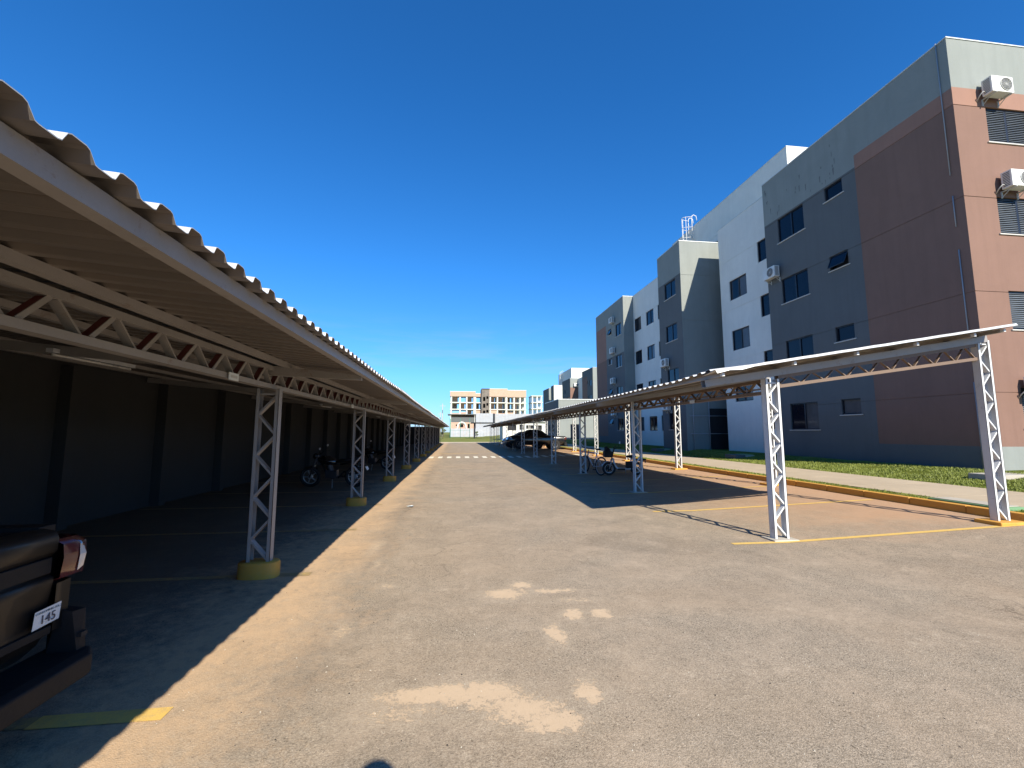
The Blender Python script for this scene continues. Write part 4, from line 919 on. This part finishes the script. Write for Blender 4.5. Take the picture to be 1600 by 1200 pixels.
    c = MB(); c.box(4.84, 4.92, -.55, .55, .5, .68, 'plastic'); c.box(4.80, 4.97, -.74, .74, .3, .48, 'plastic'); c.build('front_bumper', r, bevel=.03)
    # tailgate with pressed creases, black band and badge
    c = MB(); P = [(0.0, .56), (-.012, .60), (-.006, .615), (-.012, .70), (-.026, .80), (-.03, .84), (-.012, .85), (-.004, .86), (-.004, .945), (-.02, .96), (-.034, .975), (-.036, 1.04), (-.02, 1.075), (.05, 1.09), (.1, 1.085)]
    ys = [-.80, -.78, -.4, 0, .4, .78, .80]
    vs = [(x + (.03 if abs(y) >= .8 else 0) + .012 * (y / .8) ** 2, y, z) for y in ys for x, z in P]; L = len(P)
    fs = [(i * L + j, i * L + j + 1, (i + 1) * L + j + 1, (i + 1) * L + j) for i in range(len(ys) - 1) for j in range(L - 1)]
    c.mesh(vs, fs, paint, True); tg = c.build('tailgate', r)
    c = MB(); c.box(-.008, .02, -.775, .775, .862, .943, 'plastic'); c.build('trim_band', tg, bevel=.004)
    c = MB(); c.box(-.02, -.005, -.43, -.40, .875, .93, 'chrome'); c.box(-.02, -.005, .30, .34, .875, .93, 'chrome'); c.build('badge', tg)
    c = MB(); c.box(-.016, .0, -.8, .8, .55, .592, 'plastic'); c.build('lower_trim', tg, bevel=.004)
    for s in (-1, 1):
        q = [(-.03, .80), (-.05, .86), (-.045, .925), (.02, .955), (.12, .945)]
        c = MB(); vs = []
        zz = (.80, .83, .93, 1.0, 1.03); sh = (.05, .0, -.012, -.004, .03)
        for z, dx in zip(zz, sh):
            for (x, y) in q: vs.append((x + dx + (.03 if z < .81 else 0), s * (y - (.02 if z in (.80, 1.03) else 0)), z))
        n = len(q); fs = [(i * n + j, i * n + j + 1, (i + 1) * n + j + 1, (i + 1) * n + j) for i in range(4) for j in range(n - 1)]
        c.mesh(vs, fs, 'red_lens', True); o = c.build('taillight', r)
        c = MB(); k = 2
        c.mesh([(-.058, s * .872, .845), (-.052, s * .918, .86), (-.064, s * .915, .93), (-.05, s * .905, .985), (-.056, s * .878, .985), (-.068, s * .868, .93)], [(0, 1, 2, 5), (5, 2, 3, 4)], 'clear_lens'); c.build('reversing_lens', o)
        c = MB(); c.mesh([(-.02, s * .80, .56), (-.02, s * .80, .8), (-.01, s * .90, .56), (-.01, s * .90, .8), (.1, s * .935, .56), (.1, s * .935, .8)], [(0, 1, 3, 2), (2, 3, 5, 4)], paint, True); c.build('rear_quarter', r)
        c = MB(); c.mesh([(-.10, s * .87, .40), (-.10, s * .925, .40), (-.07, s * .94, .625), (-.06, s * .865, .63), (.12, s * .955, .40), (.12, s * .955, .64), (.0, s * .86, .65), (.1, s * .94, .65), (.05, s * .86, .40)], [(0, 1, 2, 3), (1, 4, 5, 2), (3, 2, 7, 6), (2, 5, 7), (0, 3, 6, 8)], 'plastic'); c.box(-.105, -.08, s * .9 - .02, s * .9 + .02, .49, .515, 'black'); c.build('bumper_corner', r)
    c = MB(); loft(c, [(-.17, [(0, .305), (.86, .305), (.88, .32), (.88, .395), (.86, .41), (0, .41)]), (-.12, [(0, .285), (.93, .285), (.945, .305), (.945, .405), (.93, .425), (0, .425)]), (.1, [(0, .285), (.95, .285), (.97, .305), (.97, .405), (.96, .425), (0, .425)])], 'plastic', False); c.build('rear_bumper', r, bevel=.01)
    if sticker:
        c = MB(); c.poly([(-.020, -.835, .612), (-.020, -.685, .604), (-.026, -.685, .694), (-.026, -.835, .700)], 'paper'); c.poly([(-.019, -.835, .612), (-.019, -.685, .604), (-.025, -.685, .694), (-.025, -.835, .700)], 'paper'); st_ = c.build('sticker', r)
        T = Matrix(((0, 0, -1, -.0265), (-1, 0, 0, -.762), (0, 1, .0, .642), (0, 0, 0, 1))); T2 = T.copy(); T2[1][3] = -.762; T2[2][3] = .681
        textmesh('number', '145', .062, 'ink', st_, T, .0006); textmesh('lettering', 'CONDOMINIO SOL.2', .0155, 'ink_blue', st_, T2, .0006)
    return r
near = pickup('dark brown pickup with white 145 sticker on its tailgate, at the left edge', 'pickup_near', True)
near.location = (-2.12, 1.915, 0); near.rotation_euler = (0, 0, PI)
farp = pickup('black pickup parked nose to the lane under the right carport', 'pickup', False)
farp.location = (9.0, 37.0, .15); farp.rotation_euler = (0, R(-1.9), PI)
def hatch(label):
    r = empty('parked_car', (0, 0, 0), label=label, cat='car'); b = MB()
    def sec(x, zb, zt, w, cr=0.0): return (x, [(0, zb), (w * .86, zb), (w * .97, zb + .1), (w, zb + (zt - zb) * .5), (w * .96, zt - .06), (w * .9, zt), (0, zt + cr)])
    loft(b, [sec(0, .45, .8, .76), sec(.12, .3, .95, .84), (sec(.9, .25, .97, .87)), sec(2.6, .24, .95, .87), sec(3.0, .25, .93, .86, .03), sec(3.6, .28, .84, .83, .05), sec(3.9, .32, .66, .72, .03)], 'silver'); 
    for y in (-1, 1):
        for x in (.65, 3.15): b.cyl((x, y * .855, .31), (0, 1, 0), .37, .03, 'black', 28)
    b.build('body', r)
    c = MB(); vs = []
    for (xa, ya), (xb, yb) in zip([(.12, .74), (1.6, .80), (3.05, .76)], [(.5, .56), (1.5, .6), (2.2, .57)]): vs += [(xa, ya, .94), (xa, -ya, .94), (xb, yb, 1.43), (xb, -yb, 1.43)]
    c.mesh(vs, [(0, 4, 6, 2), (4, 8, 10, 6), (1, 3, 7, 5), (5, 7, 11, 9), (0, 2, 3, 1), (8, 9, 11, 10)], 'carglass'); c.build('windows', r)
    c = MB(); loft(c, [(.45, [(0, 1.41), (.56, 1.41), (.5, 1.44), (0, 1.45)]), (1.5, [(0, 1.42), (.61, 1.42), (.52, 1.47), (0, 1.49)]), (2.25, [(0, 1.41), (.57, 1.41), (.5, 1.44), (0, 1.45)])], 'silver')
    for s in (-1, 1): c.bar((3.06, s * .76, .94), (2.22, s * .57, 1.43), .05, .05, 'silver'); c.bar((1.65, s * .8, .94), (1.55, s * .6, 1.43), .04, .08, 'silver'); c.bar((.15, s * .74, .94), (.5, s * .56, 1.43), .05, .12, 'silver')
    c.build('roof', r)
    for s in (-1, 1):
        c = MB(); c.mesh([(3.55, s * .82, .68), (3.86, s * .66, .62), (3.86, s * .64, .72), (3.6, s * .78, .8)], [(0, 1, 2, 3)], 'clear_lens'); c.ball((3.75, s * .73, .70), (.09, .07, .05), 'clear_lens'); c.build('headlight', r)
        for x in (.65, 3.15): wheel(r, x, s * .79, .31, .19, s)
        c = MB(); c.ball((2.75, s * .92, .98), (.06, .09, .07), 'silver'); c.build('mirror', r)
    c = MB(); c.box(3.82, 3.93, -.5, .5, .42, .58, 'plastic'); c.box(3.78, 3.97, -.7, .7, .26, .4, 'silver'); c.build('front_bumper', r, bevel=.03)
    return r
hc = hatch('silver hatchback just beyond the black pickup, its nose showing past it'); hc.location = (8.05, 40.6, .11); hc.rotation_euler = (0, R(-1.9), PI)

# ------------------------------------------------------------------ two wheelers (local forward +x, origin on the ground)
def spoked(parent, x, r, w=.02, n=18, hub='metal_gray'):
    b = MB(); b.torus((x, 0, r), (0, 1, 0), r - w, w, 'black', 36, 8); o = b.build('wheel', parent)
    c = MB(); c.torus((x, 0, r), (0, 1, 0), r - 2.1 * w, .009, hub, 32, 6); c.cyl((x, 0, r), (0, 1, 0), .025, .09, hub, 10)
    for k in range(n):
        t = 2 * PI * k / n; c.tube([(x, .025 * (-1) ** k, r), (x + (r - 2.1 * w) * math.cos(t), 0, r + (r - 2.1 * w) * math.sin(t))], .0022, hub, 4, False, False)
    c.build('rim', o)
def bicycle(label):
    r = empty('bicycle', (0, 0, 0), label=label, cat='bicycle'); spoked(r, -.52, .345, .026); spoked(r, .53, .345, .026)
    b = MB(); bb = (-.08, 0, .29); st = (-.22, 0, .80); hd = (.30, 0, .83); hb = (.34, 0, .68)
    for p, q, t in ((bb, st, .018), (st, hd, .018), (bb, hb, .023), (hd, hb, .021)): b.tube([p, q], t, 'white_plastic', 8)
    for s in (-.06, .06): b.tube([(-.52, s, .345), (-.08, s * .4, .29)], .011, 'white_plastic', 6); b.tube([(-.52, s, .345), (-.2, s * .3, .74)], .010, 'white_plastic', 6)
    b.build('frame', r)
    b = MB()
    for s in (-.055, .055): b.tube([(.53, s, .345), (.40, s, .66)], .017, 'metal_gray', 6)
    b.bar((.40, -.06, .66), (.40, .06, .66), .05, .04, 'plastic'); b.tube([(.385, 0, .66), (.30, 0, .92)], .016, 'plastic', 6); b.build('fork', r)
    b = MB(); b.tube([(.34, 0, .95), (.33, -.12, .98), (.29, -.34, 1.0)], .014, 'plastic', 6); b.tube([(.34, 0, .95), (.33, .12, .98), (.29, .34, 1.0)], .014, 'plastic', 6); b.build('handlebar', r)
    b = MB(); b.tube([st, (-.26, 0, .93)], .014, 'metal_gray', 6); b.ball((-.30, 0, .95), (.13, .065, .035), 'plastic'); b.ball((-.18, 0, .95), (.09, .025, .025), 'plastic'); b.build('saddle', r)
    b = MB(); b.torus((-.08, -.05, .29), (0, 1, 0), .09, .006, 'plastic', 24, 4); b.tube([(-.08, -.06, .29), (.05, -.08, .18)], .01, 'plastic', 5); b.tube([(-.08, .06, .29), (-.21, .08, .40)], .01, 'plastic', 5); b.box(.0, .1, -.15, -.08, .165, .19, 'plastic'); b.box(-.26, -.16, .08, .15, .39, .41, 'plastic'); b.build('crank', r)
    return r
bk = bicycle('bicycle with white frame leaning by the second lattice post'); bk.location = (5.08, 16.35, .01); bk.rotation_euler = (R(6), 0, R(109))
def ebike(label):
    r = empty('electric_scooter', (0, 0, 0), label=label, cat='scooter')
    for x in (-.5, .52):
        b = MB(); b.torus((x, 0, .25), (0, 1, 0), .20, .045, 'black', 30, 8); o = b.build('wheel', r)
        c = MB(); c.cyl((x, 0, .25), (0, 1, 0), .07, .1, 'plastic', 14); c.torus((x, 0, .25), (0, 1, 0), .155, .014, 'white_plastic', 26, 6)
        for k in range(5): t = 2 * PI * k / 5; c.bar((x, 0, .25), (x + .16 * math.cos(t), 0, .25 + .16 * math.sin(t)), .03, .02, 'plastic', (0, 1, 0))
        c.build('rim', o)
    b = MB(); b.tube([(.38, 0, .62), (.30, 0, .35), (.18, 0, .24), (-.38, 0, .24), (-.5, 0, .25)], .035, 'white_plastic', 8); b.tube([(-.25, 0, .24), (-.3, 0, .62)], .03, 'white_plastic', 8); b.tube([(-.3, 0, .5), (-.75, 0, .53)], .018, 'white_plastic', 6); b.tube([(-.5, .05, .25), (-.72, .05, .53)], .012, 'white_plastic', 6); b.build('frame', r)
    b = MB(); b.box(-.05, .2, -.09, .09, .2, .26, 'plastic'); b.box(-.4, -.1, -.07, .07, .27, .5, 'plastic'); b.build('battery_box', r, bevel=.01)
    b = MB()
    for s in (-.06, .06): b.tube([(.52, s, .25), (.42, s * .8, .6)], .017, 'metal_gray', 6)
    b.tube([(.43, 0, .56), (.33, 0, .95)], .022, 'plastic', 8); b.build('fork', r)
    b = MB(); pts = [(.52 + .27 * math.cos(t), .25 + .27 * math.sin(t)) for t in [R(20 + 13 * k) for k in range(11)]]
    for (x0, z0), (x1, z1) in zip(pts, pts[1:]): b.bar((x0, 0, z0), (x1, 0, z1), .11, .008, 'white_plastic')
    b.build('front_fender', r)
    b = MB(); b.tube([(.33, 0, .95), (.30, -.15, 1.0), (.16, -.33, 1.02)], .014, 'plastic', 6); b.tube([(.33, 0, .95), (.30, .15, 1.0), (.16, .33, 1.02)], .014, 'plastic', 6); b.build('handlebar', r)
    b = MB(); b.tube([(.26, .22, 1.01), (.22, .30, 1.16)], .006, 'plastic', 5); b.cyl((.21, .30, 1.2), (1, .1, .1), .05, .014, 'paper', 18); b.build('mirror', r)
    b = MB(); b.ball((.58, 0, .86), (.13, .15, .14), 'plastic'); b.box(.42, .70, -.14, .14, .66, .86, 'plastic'); b.ball((.62, 0, .98), (.07, .06, .07), 'black'); b.build('front_basket', r)
    b = MB(); b.ball((-.32, 0, .68), (.17, .11, .06), 'plastic'); b.ball((-.2, 0, .68), (.1, .05, .045), 'plastic'); b.build('saddle', r)
    b = MB(); b.box(-.82, -.48, -.1, .1, .54, .60, 'plastic'); b.box(-.83, -.8, -.04, .04, .45, .52, 'red_lens'); b.build('rack', r, bevel=.01)
    b = MB(); b.tube([(-.1, -.05, .22), (-.16, -.22, .02)], .01, 'metal_gray', 5); b.build('stand', r)
    return r
eb = ebike('low electric scooter with front basket and round mirror, right of the bicycle'); eb.location = (5.98, 15.5, .04); eb.rotation_euler = (R(-3), 0, R(176))
def motorcycle(label):
    r = empty('motorcycle', (0, 0, 0), label=label, cat='motorcycle', group='motorcycles in the shade of the left carport')
    for x, rr in ((-.62, .30), (.66, .30)):
        b = MB(); b.torus((x, 0, rr), (0, 1, 0), rr - .05, .05, 'black', 32, 8); o = b.build('wheel', r)
        c = MB(); c.torus((x, 0, rr), (0, 1, 0), rr - .1, .015, 'metal_gray', 28, 6); c.cyl((x, 0, rr), (0, 1, 0), .06, .12, 'metal_gray', 12)
        for k in range(5): t = 2 * PI * k / 5; c.bar((x, 0, rr), (x + .2 * math.cos(t), 0, rr + .2 * math.sin(t)), .03, .02, 'metal_gray', (0, 1, 0))
        c.build('rim', o)
    b = MB()
    loft(b, [(-.1, [(0, .66), (.08, .68), (.12, .76), (0, .80)]), (.08, [(0, .64), (.12, .68), (.15, .80), (0, .90)]), (.3, [(0, .66), (.12, .72), (.13, .84), (0, .92)]), (.42, [(0, .74), (.05, .76), (.06, .84), (0, .87)])], 'pickup'); b.build('tank', r)
    b = MB(); loft(b, [(-.72, [(0, .80), (.07, .82), (.08, .86), (0, .88)]), (-.4, [(0, .72), (.13, .76), (.13, .82), (0, .84)]), (-.08, [(0, .70), (.11, .72), (.11, .77), (0, .79)])], 'plastic'); b.build('seat', r)
    b = MB(); b.tube([(.4, 0, .85), (.2, 0, .42), (-.15, 0, .28), (-.3, 0, .45), (-.62, 0, .32)], .03, 'plastic', 8); b.tube([(-.2, 0, .66), (-.7, 0, .76)], .025, 'plastic', 6); b.box(-.12, .2, -.1, .1, .28, .5, 'engine'); b.cyl((.1, 0, .55), (.3, 0, 1), .085, .2, 'engine', 14); b.cyl((-.02, .11, .36), (0, 1, 0), .1, .05, 'engine', 16); b.build('engine_frame', r)
    b = MB()
    for s in (-.09, .09): b.tube([(.66, s, .30), (.42, s, .92)], .022, 'engine', 8)
    b.bar((.52, 0, .62), (.78, 0, .58), .13, .012, 'pickup'); b.build('fork', r)
    b = MB(); b.tube([(.38, 0, .96), (.32, -.18, 1.02), (.22, -.36, 1.01)], .014, 'plastic', 6); b.tube([(.38, 0, .96), (.32, .18, 1.02), (.22, .36, 1.01)], .014, 'plastic', 6); b.build('handlebar', r)
    for s in (-1, 1):
        b = MB(); b.tube([(.3, s * .24, 1.02), (.28, s * .3, 1.14)], .006, 'plastic', 5); b.ball((.27, s * .31, 1.17), (.015, .055, .035), 'metal_gray'); b.build('mirror', r)
    b = MB(); b.ball((.5, 0, .90), (.08, .09, .09), 'carglass'); b.build('headlight', r)
    b = MB(); b.tube([(.1, -.12, .3), (-.3, -.16, .26), (-.75, -.17, .36)], [.022, .03, .045], 'engine', 10); b.build('exhaust', r)
    b = MB(); b.bar((-.7, 0, .80), (-.95, 0, .60), .16, .015, 'plastic'); b.ball((-.76, 0, .82), (.04, .07, .035), 'red_lens'); b.build('rear_fender', r)
    b = MB(); b.bar((-.93, 0, .62), (-.99, 0, .50), .18, .01, 'paper'); b.build('number_plate', r)
    b = MB(); b.box(-.72, -.66, -.0, .0, 0, 0, 'plastic') if False else b.tube([(0, .1, .25), (-.05, .28, .01)], .012, 'metal_gray', 5); b.build('stand', r)
    return r
mo = motorcycle('dark motorcycle showing its white plate behind the second yellow footed post'); mo.location = (-3.55, 13.6, .01); mo.rotation_euler = (R(-8), 0, R(176))
m2_ = copy_tree(mo); m2_.location = (-3.5, 19.6, .01); m2_.rotation_euler = (R(-8), 0, R(160)); tag(m2_, 'dark motorcycle parked farther away, behind the third yellow footed post')

# ------------------------------------------------------------------ grass and small things
def blades(name, n, xs, ys, hmin, hmax, dens=None):
    x = rng.uniform(xs[0], xs[1], n); y = ys[0] + (ys[1] - ys[0]) * rng.random(n) ** 1.7
    px_, pz_ = zip(*PROF); z = np.interp(x, px_, pz_) - .005
    cl = np.sin(x * 3.1 + np.sin(y * 1.3) * 2) * np.sin(y * 2.3 + x) * .5 + .5
    keep = (cl + .5 * (np.sin(x * 7.7 + y * 3.1) * .5 + .5)) > .32; x, y, z, cl = x[keep], y[keep], z[keep], cl[keep]; n = len(x)
    h = (hmin + (hmax - hmin) * rng.random(n) * (0.3 + cl)); a = rng.uniform(0, 2 * PI, n); w = rng.uniform(.004, .009, n) * (1 + (y - ys[0]) * .06)
    lx_ = rng.normal(0, .35, n) * h; ly_ = rng.normal(0, .35, n) * h
    v = np.empty((n * 3, 3), np.float32)
    v[0::3] = np.c_[x - np.cos(a) * w, y - np.sin(a) * w, z]; v[1::3] = np.c_[x + np.cos(a) * w, y + np.sin(a) * w, z]; v[2::3] = np.c_[x + lx_, y + ly_, z + h]
    me = bpy.data.meshes.new(name); me.vertices.add(n * 3); me.vertices.foreach_set('co', v.ravel()); me.loops.add(n * 3); me.loops.foreach_set('vertex_index', np.arange(n * 3, dtype=np.int32))
    me.polygons.add(n); me.polygons.foreach_set('loop_start', np.arange(0, n * 3, 3, dtype=np.int32)); me.polygons.foreach_set('loop_total', np.full(n, 3, np.int32)); me.materials.append(M['blade']); me.update(); me.validate()
    o = bpy.data.objects.new(name, me); COL.objects.link(o); tag(o, kind='stuff'); return o
tag(blades('grass', 130000, (12.05, 14.5), (4, 46), .018, .065), 'short green grass on the bank between sidewalk and apartments', 'grass')
tag(blades('grass', 26000, (9.2, 9.74), (3, 40), .015, .06), 'narrow strip of grass between yellow kerb and sidewalk', 'grass')
for (x, y, lb) in ((13.15, 19.3, 'green inspection lid in the grass behind the first right post'), (13.0, 27.0, 'green inspection lid in the grass farther along the bank')):
    r = empty('inspection_box', (x, y, zt(x)), label=lb, cat='utility box', group='inspection boxes in the grass')
    b = MB(); b.box(-.5, .0, -.4, .4, -.05, .12, 'gray_dark'); b.box(0, .45, -.4, .4, -.05, .1, 'concrete'); b.build('frame', r, bevel=.01)
    b = MB(); b.box(.02, .42, -.38, .38, .1, .13, 'lid'); b.build('lid', r)
b = MB(); b.box(9.26, 9.74, 6.6, 7.8, .2, .31, 'lid'); b.box(9.3, 9.7, 6.66, 7.74, .31, .325, 'concrete'); tag(b.build('concrete_slab', bevel=.01), 'small mossy concrete slab in the grass strip behind the nearest white post', 'slab')
b = MB(); b.box(13.0, 14.2, 9.2, 9.9, .38, .56, 'concrete'); tag(b.build('concrete_slab', bevel=.012), 'pale concrete slab in the grass below the sunlit end wall', 'slab')
b = MB(); vs = [(random.uniform(-.1, .1), random.uniform(-.06, .06), random.uniform(0, .05)) for _ in range(14)]; b.mesh(vs, [(i, (i + 3) % 14, (i + 5) % 14) for i in range(14)], 'paper'); lt = b.build('litter'); lt.location = (-.98, 9.8, .004); tag(lt, 'crumpled white paper on the lane in front of the third left post', 'litter')
# pebbles and crumbs scattered on the asphalt
b = MB()
for k in range(700):
    x, y = random.uniform(-1.8, 4.2), 1.6 + 9 * random.random() ** 1.8; s = random.uniform(.002, .006)
    b.mesh([(x - s, y, .0), (x, y - s, .0), (x + s, y + .3 * s, .0), (x, y, s * 1.2)], [(0, 1, 3), (1, 2, 3), (2, 0, 3)], 'concrete' if k % 3 else 'black')
tag(b.build('grit'), 'loose grit scattered over the near asphalt', 'grit', kind='stuff')

# ------------------------------------------------------------------ photographer whose shadow falls into the frame
def skin_obj(name, vs, es, rad, m, parent=None, sub=1):
    me = bpy.data.meshes.new(name); me.from_pydata(vs, es, []); me.materials.append(M[m]); o = bpy.data.objects.new(name, me); COL.objects.link(o)
    if parent: o.parent = parent
    s = o.modifiers.new('s', 'SKIN'); s.use_smooth_shade = True
    for v, r_ in zip(me.skin_vertices[0].data, rad): v.radius = (r_, r_) if not isinstance(r_, tuple) else r_
    me.skin_vertices[0].data[0].use_root = True
    u = o.modifiers.new('u', 'SUBSURF'); u.levels = sub; u.render_levels = sub; return o
ph = empty('person', (.26, -.345, 0), label='person standing behind the viewpoint holding a phone, only their shadow tip is in view', cat='person')
vs = [(0, 0, .98), (0, 0, 1.2), (0, 0, 1.45), (0, .02, 1.60), (0, .05, 1.72), (0, .06, 1.85), (-.19, 0, 1.47), (-.33, .08, 1.24), (-.34, .19, 1.44), (-.345, .255, 1.54), (.19, 0, 1.47), (.26, .1, 1.22), (.0, .24, 1.42), (-.17, .255, 1.53), (-.1, 0, .92), (-.11, .02, .5), (-.11, 0, .09), (-.12, .14, .04), (.1, 0, .92), (.11, .02, .5), (.11, 0, .09), (.12, .14, .04)]
es = [(0, 1), (1, 2), (2, 3), (3, 4), (4, 5), (2, 6), (6, 7), (7, 8), (8, 9), (2, 10), (10, 11), (11, 12), (12, 13), (0, 14), (14, 15), (15, 16), (16, 17), (0, 18), (18, 19), (19, 20), (20, 21)]
rad = [(.15, .11), (.15, .11), (.16, .11), .055, .095, .07, .06, .045, .035, .03, .06, .045, .035, .03, .09, .06, .045, .04, .09, .06, .045, .04]
skin_obj('person_body', vs, es, rad, 'skin', ph)
def P2(ix, k, m, nm, shift=.012):
    mp_ = {a: i for i, a in enumerate(ix)}; e2 = [(mp_[a], mp_[b]) for a, b in es if a in mp_ and b in mp_]
    skin_obj(nm, [vs[a] for a in ix], e2, [tuple(q + shift for q in (rad[a] if isinstance(rad[a], tuple) else (rad[a],) * 2)) for a in ix], m, ph)
P2([0, 1, 2, 6, 7, 10, 11], 1, 'cloth', 'shirt'); P2([0, 14, 15, 16, 18, 19, 20], 1, 'jeans', 'trousers')
b = MB(); b.ball((0, .045, 1.83), (.098, .115, .095), 'hair'); b.build('hair', ph)
for s, sx_ in ((-1, -.345), (1, -.175)):
    fv = [(sx_, .255, 1.54)]; fe_ = []; fr = [.022]
    for k in range(4): i = len(fv); fv += [(sx_ + s * .015, .28, 1.555 + .018 * k), (sx_ + s * .005, .305, 1.56 + .018 * k), (sx_ - s * .012, .315, 1.562 + .017 * k)]; fe_ += [(0, i), (i, i + 1), (i + 1, i + 2)]; fr += [.009, .008, .007]
    i = len(fv); fv += [(sx_ - s * .01, .275, 1.57), (sx_ - s * .03, .295, 1.59)]; fe_ += [(0, i), (i, i + 1)]; fr += [.010, .008]
    skin_obj('hand', fv, fe_, fr, 'skin', ph)
b = MB(); b.box(-.075, .075, -.017, -.009, 1.563, 1.637, 'plastic'); pn = b.build('phone', bevel=.003); tag(pn, 'dark phone held up sideways by the person behind the viewpoint', 'phone')
